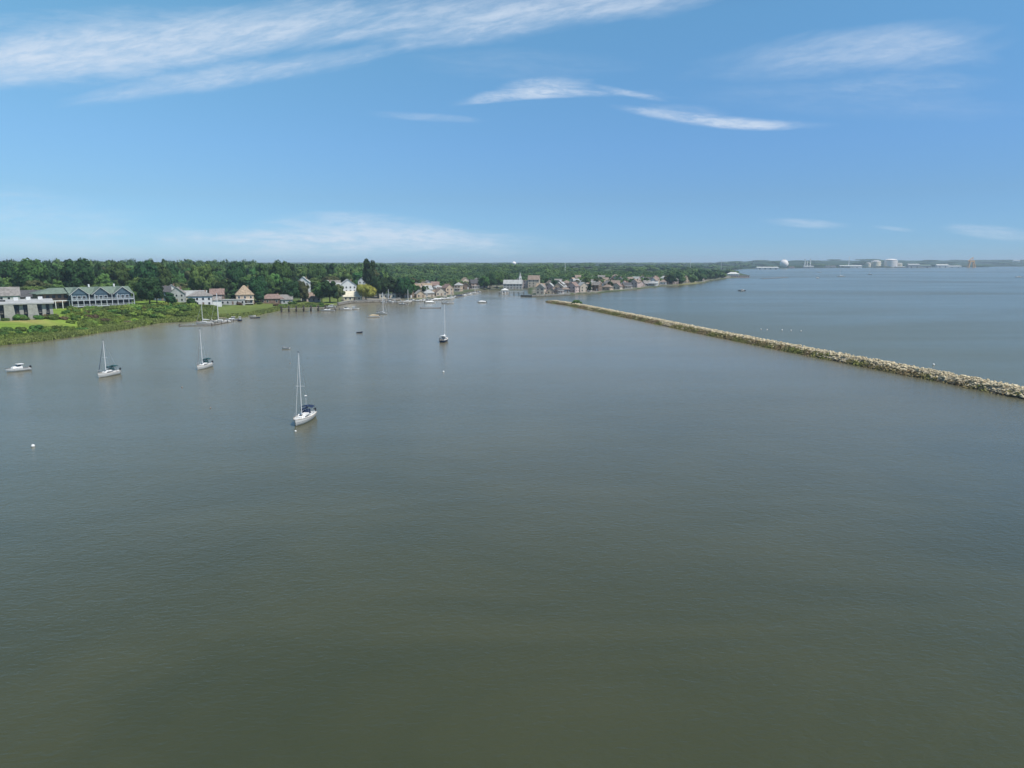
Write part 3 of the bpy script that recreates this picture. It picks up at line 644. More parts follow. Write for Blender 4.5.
def sailboat(loc, heading, L=9, B=3, mast=13.5, hm='hullw', canvas='navy', bimini=True, boomcover=True, furl='white', detail=2, label='', group=None, name='sailboat'):
    r = empty(name, (loc[0], loc[1], 0), heading)
    h, dk, toe = hull(L, B); h.build('hull', M[hm], r, True); d_ = dk.build('deck', M['deck'], r); toe.build('toe_rail', M['teak'], d_)
    q = MB(); a, b, c = -L*.10, L*.26, .55
    P = []; 
    for (y, w, z) in ((a, B*.30, .95), (L*.1, B*.29, 1.0), (b, B*.17, 1.12)): P += [(-w, y, z-.1), (w, y, z-.1), (w*.84, y, z+c*(1 if y < b else .25)), (-w*.84, y, z+c*(1 if y < b else .25))]
    q.add(P, [(0,1,2,3),(11,10,9,8)]+[(i+k*4, i+4+k*4, (i+1) % 4+4+k*4, (i+1) % 4+k*4) for k in range(2) for i in range(4)])
    cb = q.build('cabin', M['white'], r)
    for s in (-1, 1):
        for yy in (-L*.04, L*.04, L*.11): w = MB().box((0, 0, 0), (.03, .75, .2)).build('window', M['glass'], cb, loc=(s*(B*.285 if yy < L*.1 else B*.27), yy, 1.15)); w.rotation_euler = (0, -s*.12, 0)
    MB().box((0, L*.17, 1.53), (.55, .55, .07)).build('hatch', M['glass'], cb)
    MB().box((0, -L*.27, .93), (B*.42, L*.30, .05)).build('cockpit_sole', M['teak'], d_)
    for s in (-1, 1): MB().box((s*B*.29, -L*.27, 1.05), (.22, L*.32, .32)).build('coaming', M['white'], d_)
    my = L*.12; rad = .08 if detail > 2 else .105 if loc[1] < 350 else .2
    m_ = MB().tube((0, my, .6), (0, my, mast), rad, rad*.8, 8).build('mast', M['alu'], r)
    MB().tube((-B*.30, my, mast*.52), (B*.30, my, mast*.52), .035).build('spreader', M['alu'], m_)
    MB().box((0, my, mast+.05), (.28, .2, .1)).build('masthead', M['dark'], m_)
    bm = MB().tube((0, my, 2.1), (0, my-L*.42, 2.15), .065).build('boom', M['alu'], r)
    if boomcover: q = MB(); q.tube((0, my-.1, 2.42), (0, my-L*.40, 2.28), .24, .13, 8); q.build('sail_cover', M[canvas], bm)
    q = MB()
    for s in (-1, 1): q.tube((s*B*.46, my-.2, 1.0), (s*B*.30, my, mast*.52), .014, n=4); q.tube((s*B*.30, my, mast*.52), (0, my, mast), .014, n=4)
    q.tube((0, -L*.49, 1.0), (0, my, mast), .014, n=4); q.build('shroud', M['steel'], m_)
    MB().tube((0, L*.47, 1.5), (0, my+.1, mast*.94), .032 if furl == 'white' else .08, .025).build('furled_jib', M[furl], r)
    if bimini:
        q = MB(); n = 6; w = B*.40; y0, y1 = -L*.38, -L*.16; P = []
        for k in range(n+1):
            t = k/n*2-1; z = 2.62-.28*t*t
            P += [(t*w, y0, z-.06), (t*w, (y0+y1)/2, z+.06), (t*w, y1, z-.04), (t*w, y0, z-.10), (t*w, (y0+y1)/2, z+.02), (t*w, y1, z-.08)]
        for k in range(n):
            a = k*6; q.f += [(a, a+1, a+7, a+6), (a+1, a+2, a+8, a+7), (a+3, a+9, a+10, a+4), (a+4, a+10, a+11, a+5), (a, a+6, a+9, a+3), (a+2, a+5, a+11, a+8)]
        q.v = P; bi = q.build('bimini', M[canvas], r)
        for s in (-1, 1):
            for yy in (y0+.1, y1-.1): MB().tube((s*w, yy, 2.3), (s*w*.98, (y0+y1)/2, 1.1), .025).build('bimini_frame', M['steel'], bi)
        q = MB(); q.add([(-B*.28, -L*.1, 1.45), (B*.28, -L*.1, 1.45), (B*.25, -L*.14, 2.05), (-B*.25, -L*.14, 2.05), (-B*.25, -L*.19, 2.08), (B*.25, -L*.19, 2.08), (-B*.28, -L*.19, 1.4), (B*.28, -L*.19, 1.4)], [(0,1,2,3),(3,2,5,4),(0,3,4,6),(1,7,5,2)]); q.build('dodger', M[canvas], r)
    if detail > 1:
        q = MB(); z0 = 1.15
        for s in (-1, 1):
            for k in range(6):
                t = .08+k*.15; y = -L/2+L*t; w = B*.46*(1 if t < .6 else 1-(t-.6)*1.3); q.tube((s*w, y, z0-.1), (s*w, y, z0+.62), .016, n=4)
                if k: q.tube((s*pw, py_, z0+.6), (s*w, y, z0+.6), .012, n=4)
                pw, py_ = w, y
        q.build('lifeline', M['steel'], d_)
        q = MB(); q.tube((-.5, L*.40, 1.25), (-.35, L*.45, 1.95), .022, n=4); q.tube((.5, L*.40, 1.25), (.35, L*.45, 1.95), .022, n=4); q.tube((-.35, L*.45, 1.95), (0, L*.50, 2.0), .022, n=4); q.tube((.35, L*.45, 1.95), (0, L*.50, 2.0), .022, n=4); q.build('pulpit', M['steel'], d_)
        q = MB(); n = 12
        for k in range(n): a1, a2 = 6.283*k/n, 6.283*(k+1)/n; q.tube((.4*math.cos(a1), -L*.33, 1.6+.4*math.sin(a1)), (.4*math.cos(a2), -L*.33, 1.6+.4*math.sin(a2)), .02, n=4)
        q.box((0, -L*.32, 1.3), (.15, .15, .7)); q.build('steering_wheel', M['steel'], d_)
        if detail > 2: rp = MB().tube((B*.3, -L*.47, .9), (B*.3, -L*.47, 4.0), .04).build('radar_pole', M['alu'], r); _ = MB().sphere((B*.3, -L*.47, 4.1), .28, 10, 6, .5).build('radar_dome', M['white'], rp)
        MB().box((-B*.25, -L*.51, 1.4), (.4, .3, .55)).build('outboard_motor', M['black'], r)
    MB().box((0, 0, -.9), (.14, L*.22, 1.1)).build('keel', M['dark'], r); MB().box((0, -L*.46, -.45), (.08, .45, 1.0)).build('rudder', M['dark'], r)
    tag(r, label, 'sailboat', group or 'sailboats on moorings'); return r
def motorboat(loc, heading, L=7, B=2.6, hm='hullw', top='hard', canvas='white', label='', group=None, name='motorboat'):
    r = empty(name, (loc[0], loc[1], 0), heading); h, dk, toe = hull(L, B, .75, .3, .92, .4); h.build('hull', M[hm], r, True); d_ = dk.build('deck', M['deck'], r); toe.build('rub_rail', M['dark'], d_)
    MB().box((0, -L*.25, .74), (B*.7, L*.36, .05)).build('cockpit_sole', M['rubber'], d_)
    if top in ('hard', 'cuddy'):
        q = MB(); w = B*.38; P = [(-w, -L*.16, .7), (w, -L*.16, .7), (w*.9, L*.30, .8), (-w*.9, L*.30, .8), (-w*.92, -L*.15, 1.45), (w*.92, -L*.15, 1.45), (w*.6, L*.22, 1.3), (-w*.6, L*.22, 1.3)]
        q.add(P, [(4,5,6,7),(0,1,5,4),(1,2,6,5),(2,3,7,6),(3,0,4,7)]); q.build('cabin', M['white'], r)
        q = MB(); q.add([(-w*.85, L*.10, 1.3), (w*.85, L*.10, 1.3), (w*.75, 0, 1.85), (-w*.75, 0, 1.85), (-w*.9, -L*.12, 1.3), (w*.9, -L*.12, 1.3), (-w*.8, -L*.1, 1.85), (w*.8, -L*.1, 1.85)], [(0,1,2,3),(0,3,6,4),(1,5,7,2)]); q.build('windshield', M['glass'], r)
        if top == 'hard':
            hp = MB().box((0, -L*.08, 1.95), (B*.74, L*.30, .09)).build('hardtop', M[canvas], r)
            for s in (-1, 1):
                for yy in (-L*.21, L*.05): MB().tube((s*B*.32, yy, .8), (s*B*.32, yy, 1.92), .03).build('support', M['steel'], hp)
    elif top == 'console':
        MB().box((0, -.1, 1.15), (.8, .7, .9), taper=.85).build('console', M['white'], r); hp = MB().box((0, -.2, 2.1), (B*.6, 1.7, .08)).build('t_top', M[canvas], r)
        for s in (-1, 1):
            for yy in (-.8, .4): MB().tube((s*.6, yy, .8), (s*.6, yy, 2.08), .03).build('support', M['steel'], hp)
    elif top == 'cover':
        q = MB(); w = B*.47; P = [(-w, -L*.45, .85), (w, -L*.45, .85), (w*.7, L*.4, 1.0), (-w*.7, L*.4, 1.0), (0, -L*.42, 1.25), (0, L*.1, 1.7), (0, L*.38, 1.15)]
        q.add(P, [(0,1,4),(1,2,6,5),(1,5,4),(3,5,6),(3,0,5),(0,4,5),(2,3,6)]); q.build('boat_cover', M[canvas], r)
    eng = MB(); eng.box((0, -L*.53, .95), (.42, .5, .6), taper=.8); eng.box((0, -L*.53, .3), (.14, .25, 1.0)); eng.build('outboard_motor', M['black'], r)
    tag(r, label, 'motorboat', group or 'motorboats'); return r
def skiff(loc, heading, L=3.6, B=1.5, m='hullw', label='', name='dinghy', group=None):
    r = empty(name, (loc[0], loc[1], 0), heading); h, dk, toe = hull(L, B, .48, .15, .85, .3); h.build('hull', M[m], r, True); toe.build('gunwale', M['rubber'], r)
    dk2 = MB(); dk2.v = [(a*.8, b*.9, c-.22) for a, b, c in dk.v]; dk2.f = dk.f; dk2.build('floor', M['deck'], r)
    for yy in (-L*.2, L*.12): MB().box((0, yy, .38), (B*.85, .28, .06)).build('seat', M['teak'], r)
    tag(r, label, 'dinghy', group); return r
def hd(dx, dy): return math.atan2(-dx, dy)      # bow is local +y
sailboat(G(304, 421), hd(-.05, -1), 8.8, 3.0, 13.4, 'hullw', 'navy', detail=3, label='white sailboat with navy bimini moored nearest the camera, bow towards us')
p, q_ = G(97, 378), G(117, 374.5); c = ((p[0]+q_[0])/2, (p[1]+q_[1])/2+.8)
sailboat(c, hd(p[0]-q_[0], p[1]-q_[1]-3.5), 6.9, 2.4, 9.6, 'hullw', 'teal', furl='navy', label='white sailboat with teal boom cover and dark furled jib, moored off the lawn')
p, q_ = G(197, 370), G(209, 367); c = ((p[0]+q_[0])/2, (p[1]+q_[1])/2+.8)
sailboat(c, hd(p[0]-q_[0], p[1]-q_[1]-5.5), 7.2, 2.4, 11.3, 'hullw', 'teal', furl='rubber', label='white sailboat with dark boom cover moored just off the long float')
sailboat(G(444.3, 341.5), hd(.12, 1), 8.5, 2.8, 14.2, 'hblue', 'white', label='dark blue-hulled sailboat seen from astern, alone in mid cove')
sailboat(G(382, 314.3), hd(.9, -.5), 7.5, 2.5, 12.6, 'hullcream', 'tancanvas', bimini=False, label='small white sailboat with tall mast moored off the willow')
motorboat(G(373.5, 317.3), hd(-.9, -.6), 6.8, 2.5, top='cover', canvas='tancanvas', label='small motorboat under a tan cover moored left of the willow sailboat')
motorboat(G(18.5, 371), hd(-1, -1.3), 5.6, 2.4, 'white', top='hard', label='white cabin motorboat with hardtop at left edge of the cove')
skiff(G(286, 349), hd(-1, .15), 2.9, 1.2, 'white', 'small white dinghy drifting behind the nearest sailboat')
for (px, py, lab, rr, m) in ((33, 446.5, 'white mooring buoy near the left edge, below the cabin motorboat', .30, 'buoy'), (443.5, 372, 'small pale mooring buoy in front of the dark blue sailboat', .26, 'buoy'), (295.5, 431.5, 'white mooring buoy under the bow of the nearest sailboat', .20, 'buoy'), (182, 387.5, 'dull small buoy alone right of the teal-covered sailboat', .2, 'obuoy'), (210.5, 408, 'tiny grey buoy alone left of the nearest sailboat', .17, 'obuoy'), (290, 363.5, 'small dull buoy just below the drifting dinghy', .18, 'obuoy'), (933.5, 365, 'white channel buoy just beyond the breakwater at right', .34, 'buoy'), (761, 329.5, 'a', .3, 'buoy'), (767, 329.8, 'b', .3, 'buoy'), (782, 330.2, 'c', .32, 'buoy'), (791, 330.6, 'd', .32, 'buoy'), (801, 331, 'e', .28, 'buoy')):
    g = G(px, py); r = empty('mooring_buoy', (g[0], g[1], 0)); MB().sphere((0, 0, rr*.35), rr, 12, 8, .9).build('float', M[m], r, True); MB().tube((0, 0, rr*1.1), (0, 0, rr*1.6), rr*.12).build('ring', M['steel'], r)
    if len(lab) == 1: i = 'abcde'.index(lab); lab = 'small white buoy in a row beyond the breakwater, '+('leftmost of five' if i == 0 else 'rightmost of five' if i == 4 else ORD[i]+' from left')
    tag(r, lab, 'buoy', 'mooring buoys')
# boats along the long float near the lawn
def dock(p, q, w, z, label, cat='dock', name='dock', posts=4, rail=False, post_top=.8, group=None, pr=.16):
    v = np.array(q)-np.array(p); L = float(np.hypot(*v)); r = empty(name, ((p[0]+q[0])/2, (p[1]+q[1])/2, 0), math.atan2(v[1], v[0]))
    MB().box((0, 0, z-.15), (L, w, .3)).build('deck', M['wood'], r); n = max(2, int(L/posts)+1)
    for k in range(n):
        for s in (-1, 1): MB().tube((-L/2+.3+k*(L-.6)/(n-1), s*(w/2+.12), -2.5), (-L/2+.3+k*(L-.6)/(n-1), s*(w/2+.12), z+post_top), pr).build('piling', M['pile'], r)
    if rail:
        for s in (-1, 1): MB().box((0, s*(w/2-.1), z+1.0), (L, .08, .1)).build('railing', M['white'], r)
    tag(r, label, cat, group or 'docks and piers'); return r
dock(G(179, 326.2), G(213, 325.6), 1.6, .5, 'long low dark float lying outside the two docked sailboats', posts=9, post_top=.5)
dock(G(213, 325.2), G(232, 321.5), 1.6, .5, 'short float between the docked sailboats and the motorboats', posts=7)
sailboat(G(205, 324.3), hd(-1, -.1), 8, 2.6, 9.8, 'hullcream', 'white', False, label='white sailboat with shorter mast docked at the long float', group='boats at the long float', furl='white')
sailboat(G(221, 322.6), hd(-1, -.25), 9.5, 3, 14.6, 'hullcream', 'tancanvas', False, label='white sailboat with tallest mast docked at the long float', group='boats at the long float', furl='white')
motorboat(G(232.5, 320.6), hd(-1, -.2), 6.5, 2.4, top='hard', label='white hardtop motorboat docked right of the tall-masted sailboat', group='boats at the long float')
motorboat(G(240, 321), hd(.3, -1), 5.5, 2.2, 'hblue', top='console', label='dark-hulled console motorboat at the right end of the long float', group='boats at the long float')
skiff(G(255, 318.2), hd(1, .1), 5.2, 1.6, 'hblue', 'dark low skiff lying off the grassy bank right of the long float')
skiff(G(252, 316.4), hd(1, .2), 3.8, 1.4, 'white', 'little pale skiff pulled close to the grassy bank')
dock(G(281, 312.3), G(326, 310.9), 2.4, 2.3, 'timber pier on dark pilings in front of the brick bungalow', 'pier', 'pier', posts=4.2, rail=False, pr=.34, post_top=1.3)
dock(G(322, 309.5), G(348, 309.2), 1.8, .6, 'floating dock at the end of the timber pier', posts=6)
motorboat(G(328, 311.2), hd(-1, -.1), 8.5, 2.7, top='cuddy', label='long white motorboat at the end of the timber pier', group='boats at the timber pier')
motorboat(G(331, 307.6), hd(-1, .1), 7, 2.5, top='hard', label='white motorboat on the shore side of the timber pier', group='boats at the timber pier')
motorboat(G(346, 310), hd(1, .1), 7.5, 2.4, 'hullcream', top='cuddy', label='pale motorboat at the floating dock, nearer the willow', group='boats at the timber pier')
motorboat(G(354, 309.6), hd(1, 0), 6.5, 2.3, 'hullcream', top='console', label='open motorboat at the right end of the floating dock', group='boats at the timber pier')
skiff(G(359.5, 333), hd(1, .1), 2.5, 1.1, 'hblue', 'tiny dark dinghy alone in mid cove below the willow sailboat')
# town marina
dock(G(382, 303.6), G(412, 303.6), 2, .6, 'marina float with white boats below the boatyard sheds', posts=8)
dock(G(420, 308.3), G(441, 308.2), 2.4, .5, 'bare dark float alone off the marina', posts=8, post_top=.2)
dock(G(415, 300.9), G(452, 298.3), 2, .6, 'long marina float crowded with boats', posts=8)
dock(G(452, 296.6), G(480, 292.4), 2, .6, 'farther marina float leading to the inlet', posts=8)
MR = []
spots = [(384,302.7,'m'),(389.5,302.5,'s'),(395,302.5,'m'),(401,302.4,'m'),(407,302.3,'s'),(412,301.2,'m'),(418,301.6,'m'),(423,301.3,'m'),(428,300.8,'s'),(432.5,300.5,'m'),(437,300.1,'m'),(441.5,299.8,'m'),(446,299.3,'m'),(450,298.8,'s'),(454,297.6,'m'),(459,296.6,'m'),(464,295.9,'m'),(469,294.9,'m'),(474,293.9,'s'),(479,292.9,'m'),(430,303,'m'),(403,304.8,'m')]
for i, (px, py, ty) in enumerate(spots):
    h = hd(rnd.choice([-1, 1])*1, rnd.uniform(-.8, .8))
    if ty == 's': b = sailboat(G(px, py), h, rnd.uniform(7.5, 9), 2.7, rnd.uniform(8, 11), 'hullcream', rnd.choice(['navy', 'tancanvas', 'teal']), False, detail=1, group='boats in the town marina'); MR.append((b, 'sailboat', px))
    else: b = motorboat(G(px, py), h, rnd.uniform(6, 9.5), 2.8, rnd.choice(['hullw', 'hullcream', 'hullcream']), rnd.choice(['hard', 'cuddy', 'cover', 'console']), rnd.choice(['white', 'white', 'tancanvas', 'navy']), group='boats in the town marina'); MR.append((b, 'motorboat', px))
rank_labels(MR, lambda t: t[1], lambda t: 'white %s in the town marina' % t[1], lambda t: t[2])
motorboat(G(448, 303.8), hd(1, .2), 8.5, 2.6, 'hullw', 'console', 'teal', label='motorboat with green top lying off the marina, above the blue sailboat mast')
motorboat(G(482, 302.8), hd(-1, 0), 6.5, 2.4, 'hullcream', 'cover', 'white', label='covered white motorboat moored alone off the inlet mouth')
# inlet footbridge, seawalls
dock(G(499, 295.3), G(524, 295.5), 2.6, 2.4, 'pale footbridge on piles across the inlet mouth', 'footbridge', 'footbridge', posts=4.5, rail=True)
def seawall(pts, h, label):
    r = empty('seawall', (*G(*pts[0]), 0)); o = np.array([*G(*pts[0])]); q = MB()
    for a, b in zip(pts[:-1], pts[1:]):
        a = np.array(G(*a))-o; b = np.array(G(*b))-o; c = (a+b)/2; v = b-a; q.box((c[0], c[1], h/2-.6), (float(np.hypot(*v))+.5, .9, h+1.2), math.atan2(v[1], v[0]))
    q.build('stonework', M['stone'], r); q = MB()
    for a, b in zip(pts[:-1], pts[1:]):
        a = np.array(G(*a))-o; b = np.array(G(*b))-o; c = (a+b)/2; v = b-a; q.box((c[0], c[1], h+.1), (float(np.hypot(*v))+.5, 1.1, .18), math.atan2(v[1], v[0]))
    q.build('coping', M['palr'], r); tag(r, label, 'seawall', 'stone seawalls')
seawall([(338, 305.6), (350, 303.3), (380, 302.3), (400, 300.4)], 1.9, 'stone seawall below the willow and the boatyard sheds')
seawall([(521, 296.6), (532, 296.9), (540, 296.6), (556, 296.0), (570, 295.2)], 1.5, 'dark stone seawall in front of the point houses')
# boats on the open bay
motorboat(G(742, 291), hd(1, .1), 8, 2.7, 'hblue', 'hard', 'white', label='dark-hulled motorboat with white hardtop crossing the open bay')
sailboat(G(841, 276.6), hd(-1, .05), 15, 4, 17, 'hullcream', 'white', False, detail=1, label='large white sailboat anchored far out on the open bay', group='boats far out on the bay')
motorboat(G(817.5, 278.2), hd(-1, -.6), 9, 3.2, 'hullcream', 'hard', label='white motorboat far out on the bay left of the large sailboat', group='boats far out on the bay')
motorboat(G(819.5, 272.4), hd(-1, .2), 12, 3.8, 'hullcream', 'hard', label='white cruiser farthest out below the industrial stacks', group='boats far out on the bay')
sailboat(G(870, 274.6), hd(-1, .8), 10, 3.2, 15, 'hullcream', 'white', False, detail=1, label='small pale sailboat far out below the cream tanks', group='boats far out on the bay')
motorboat(G(1019, 277.2), hd(-1, .02), 16, 4.4, 'hullcream', 'hard', label='long white boat at the right edge of the far bay', group='boats far out on the bay')
dock(G(762, 279), G(787, 277.6), 5, .9, 'low dark jetty lying far out off the point', 'jetty', 'jetty', posts=20, post_top=.3)
# ------------------------------------------------------------------ far industrial shore
def at(px, py, lift=0): x, y = G(px, py); return x, y
def push(px, py, d): x, y = G(px, py); k = (y+d)/y; return x*k, y*k
def setz(x, y): return max(gz(x, y), .5)
x, y = push(783.8, 268.4, 60); m = y/700
r = empty('spherical_tank', (x, y, setz(x, y)-1)); R_ = 4.1*m
MB().sphere((0, 0, R_*.98), R_, 24, 16).build('shell', M['tank'], r, True)
MB().tube((0, 0, 0), (0, 0, R_*.35), R_*.55, R_*.55, 20).build('skirt', M['tank'], r)
MB().tube((0, 0, R_*1.95), (0, 0, R_*2.08), R_*.2, R_*.15, 12).build('cap', M['palr'], r)
tag(r, 'large white domed gas tank on the far shore, tallest round shape there', 'gas tank')
for px, w, ht, mk, lab in ((875.5, 9.5, 5.0, 'tankc', 'smaller greyish cream storage tank on the far shore'), (890.5, 12, 6.3, 'tank', 'wide cream storage tank with domed top on the far shore'), (868, 5, 3.6, 'tankc', 'smallest squat storage tank left of the cream tanks'), (899.5, 4.5, 3.3, 'tankc', 'low squat storage tank right of the wide cream tank')):
    x, y = push(px, 267.7, 70); m = y/700; r = empty('storage_tank', (x, y, setz(x, y)-1)); rr = w*m/2; h = ht*m+1
    MB().tube((0, 0, 0), (0, 0, h), rr, rr, 28, False).build('shell', M[mk], r, True); MB().sphere((0, 0, h), rr, 28, 6, .28, 0.0).build('roof', M['tank'], r, True)
    q = MB(); q.tube((rr*.75, -rr*.7, 0), (rr*.75, -rr*.7, h+1), .8); q.build('stair_column', M['alu'], r); tag(r, lab, 'storage tank', 'storage tanks on the far shore')
FB = [(767,269.2,20,2.2,.06,'white','whiter','long low white warehouse at the left end of the far shore'),(808,268.2,9,2.2,.05,'greyw','palr','pale shed at the foot of the far stacks'),(845,267.9,11,2.0,.05,'white','whiter','bright white low warehouse left of the far mast'),(856,267.9,9,2.4,.05,'white','whiter','white low warehouse right of the far mast'),
 (913,267.9,10,4.0,.06,'greyw','palr','tall grey hangar right of the cream tanks'),(922,267.9,14,3.0,.05,'greyw','greenr','long green-grey hangar on the far shore'),(941.5,267.6,10,3.2,.05,'white','whiter','white arched-looking hangar left of the orange crane'),(954,267.6,11,1.8,.05,'white','whiter','low white shed between the white hangar and the orange crane'),(1016,262.5,5,2.4,.05,'white','palr','pale block on the far hill at right edge'),(830,268,9,1.6,.05,'greyw','greyr','low grey shed between the far stacks and warehouses'),(791,268.4,5,1.6,.05,'pinkw','brownr','small pinkish building at the foot of the domed tank'),(900,267.9,8,1.4,.05,'tanw','palr','low tan shed in front of the squat tank')]
for px, py, w, h, dd_, wa, ro, lab in FB:
    if py < 265: x, y, z = hit(px, py)
    else: x, y = push(px, py, 30); z = setz(x, y)
    m = y/700; r = empty('warehouse', (x, y, z-1), -math.atan2(x, y)*.5); W_, Hh = w*m, h*m; D_ = 40
    q = MB(); gable_wall(q, W_, D_, Hh*.7, Hh*.3, 'x'); q.build('wall', M[wa], r); q = MB(); gable_roof(q, W_, D_, Hh*.7, Hh*.3, 1, .6, 'x'); q.build('roof', M[ro], r)
    for k in range(max(1, int(w/5))): MB().box((-W_/2+(k+.5)*W_/max(1, int(w/5)), -D_/2-.2, Hh*.2), (W_*.08, .3, Hh*.4)).build('door', M['dark'], r)
    tag(r, lab, 'warehouse', 'sheds and warehouses on the far shore')
for i, (px, h) in enumerate(((804.5, 7.5), (807, 6.2), (810, 7.8), (848.5, 10))):
    x, y = push(px, 268, 90); m = y/700; r = empty('smokestack', (x, y, setz(x, y))); MB().tube((0, 0, -2), (0, 0, h*m), 3.2 if i < 3 else 2, 2.2 if i < 3 else 1, 12).build('shaft', M['tank'], r); MB().tube((0, 0, h*m-.2), (0, 0, h*m+1.5), 2.9 if i < 3 else 1.3, n=12).build('rim', M['orange' if i == 3 else 'palr'], r)
    tag(r, ['pale far stack, leftmost of a close trio right of the domed tank', 'shortest far stack, middle of the close trio', 'tallest of the close trio of far stacks', 'thin pale mast rising between the two white warehouses'][i], 'smokestack', 'stacks on the far shore')
x, y = push(971, 267.6, 60); m = y/700; r = empty('harbour_crane', (x, y, setz(x, y)-1))
for sx in (-1, 1):
    for sy in (-1, 1): MB().tube((sx*3.2*m, sy*8, 0), (sx*1.6*m, sy*5, 6*m), 3.4, 3.0).build('leg', M['orange'], r)
MB().box((0, 0, 6.2*m), (4.6*m, 16, 8)).build('machine_house', M['orange'], r); MB().tube((-3.4*m, 0, 6.2*m), (1.0*m, 0, 10*m), 2.6, 2.0).build('boom', M['orange'], r); MB().tube((1.2*m, 0, 6*m), (1.0*m, 0, 10.2*m), 1.5, 1.1).build('tower', M['orange'], r)
tag(r, 'orange harbour crane standing on the far shore at right', 'crane')
# ------------------------------------------------------------------ breakwater
def breakwater():
    pts = [np.array(G(*p, 1.0)) for p in ((547.5, 300.6), (572, 304), (600, 309.3), (645, 318.2), (700, 329.6), (778, 344.6), (856, 359.6), (935, 374.2), (1020, 391), (1160, 419))]
    seg = [np.hypot(*(b-a)) for a, b in zip(pts[:-1], pts[1:])]; cum = np.concatenate([[0], np.cumsum(seg)]); L = cum[-1]
    def P(s):
        i = min(len(seg)-1, max(0, int(np.searchsorted(cum, s)-1))); t = (s-cum[i])/seg[i]; return pts[i]*(1-t)+pts[i+1]*t, (pts[i+1]-pts[i])/seg[i]
    r = empty('breakwater', (pts[0][0], pts[0][1], 0)); O = pts[0]
    prof = [(-5.0, -1.6), (-3.7, .0), (-2.0, 1.35), (0, 1.5), (1.5, 1.35), (3.2, .1), (4.6, -1.6)]
    V = []; n = int(L/3)
    for k in range(n+1):
        p, t = P(k*L/n); nn = np.array([t[1], -t[0]]); sc = 1.0 if k > 2 else .35+.3*k   # +nn: towards cove?
        for o, z in prof: q = p-nn*o*-1*sc-O; V.append((q[0], q[1], z*sc if z > 0 else z))
    m = len(prof); fs = [(k*m+j, k*m+j+1, (k+1)*m+j+1, (k+1)*m+j) for k in range(n) for j in range(m-1)]
    mb = MB(); mb.add(V, fs); mb.build('rubble_core', CORE, r)
    protos = []
    for v in range(8):
        q = MB(); q.sphere((0, 0, 0), .5, 6, 4); a = np.array(q.v); rs = np.random.RandomState(v); a = a+rs.randn(*a.shape)*.07; a = np.sign(a)*np.abs(a)**.8*.62; a *= [1, rs.uniform(.7, 1.1), rs.uniform(.55, .8)]
        protos.append((a, q.f))
    rocks = []
    n = 10500
    for k in range(n):
        s = L*(1-(1-rnd.random())**1.0); p, t = P(s); nn = np.array([t[1], -t[0]]); o = rnd.uniform(-4.3, 4.2); ao = abs(o); z = 1.6-max(0, ao-(1.5 if o > 0 else 2.0))*.78+rnd.uniform(-.15, .3)
        e = min(1, (s+2)/12); q = p+nn*o*e; sz = rnd.uniform(.5, 1.05)*(1 if rnd.random() < .9 else 1.6)
        rocks.append((q[0], q[1], z*e, sz, rnd.uniform(0, 6.28), rnd.randrange(8), o))
    def vis(k):
        x, y, z = rocks[k][:3]; px, py = PX(x, y, z); return 0 < px < 1022
    order = sorted([k for k in range(n) if vis(k)], key=lambda k: rocks[k][1]-rocks[k][3]*14-rocks[k][2]*6)
    big = set(order[:100]); ms = [None]*8
    for v, (a, f) in enumerate(protos):
        q = MB(); q.add(a, f); ms[v] = q.mesh('boulder', ROCKM)
    rest = MB()
    for k, (x, y, z, sz, rz, v, o) in enumerate(rocks):
        if k in big:
            b = bpy.data.objects.new('boulder', ms[v]); COL.objects.link(b); b.parent = r; b.location = (x-O[0], y-O[1], z); b.scale = (sz, sz, sz); b.rotation_euler = (rnd.uniform(-.4, .4), rnd.uniform(-.4, .4), rz)
        else:
            a, f = protos[v]; c, s_ = math.cos(rz)*sz, math.sin(rz)*sz
            rest.add([(x-O[0]+p_[0]*c-p_[1]*s_, y-O[1]+p_[0]*s_+p_[1]*c, z+p_[2]*sz) for p_ in a], f)
    ro = rest.build('boulders', ROCKM, r); ro['kind'] = 'stuff'
    tag(r, 'long straight boulder breakwater dividing the cove from the open bay', 'breakwater')
    # scrub on the cove side
    A = []; rs = np.random.RandomState(3)
    for k in range(4200):
        s = rs.rand()*L; p, t = P(s); nn = np.array([t[1], -t[0]])
        px, _ = PX(p[0], p[1], 0); patch = math.sin(s*.11)+math.sin(s*.047+1)+.8*math.sin(s*.31+2); f = 1.15 if px < 860 else .6 if px < 940 else .2
        if rs.rand() > f*(.75+.35*patch): continue
        o = rs.uniform(1.7, 4.2) if px < 860 else rs.uniform(2.2, 4.2)
        e = min(1, (s+2)/12); q = p+nn*o*e; z = (1.2-max(0, o-1.5)*.62)*e; A.append((q[0], q[1], z, rs.uniform(.45, 1.15)))
    A = np.array(A); nl = 34; C = np.repeat(A, nl, 0); d = rs.randn(len(C), 3); d /= np.linalg.norm(d, axis=1)[:, None]; d[:, 2] = np.abs(d[:, 2])
    pos = C[:, :3]+d*C[:, 3:4]*np.array([1.3, 1.3, .85])*rs.uniform(.5, 1, (len(C), 1)); nn = d+rs.randn(*d.shape)*.5; nn /= np.linalg.norm(nn, axis=1)[:, None]
    a = np.cross(nn, rs.randn(*nn.shape)); a /= np.linalg.norm(a, axis=1)[:, None]; b = np.cross(nn, a); sz = .26*rs.uniform(.5, 1.3, (len(pos), 1)); a *= sz; b *= sz*.6
    V = np.stack([pos-a, pos-b, pos+a, pos+b], 1).reshape(-1, 3); me = np_mesh('scrub', V, np.arange(len(V)).reshape(-1, 4), BWSCRUB)
    o = bpy.data.objects.new('breakwater_scrub', me); COL.objects.link(o); tag(o, 'low brown-green scrub growing on the cove side of the breakwater', 'scrub', kind='stuff')
breakwater()
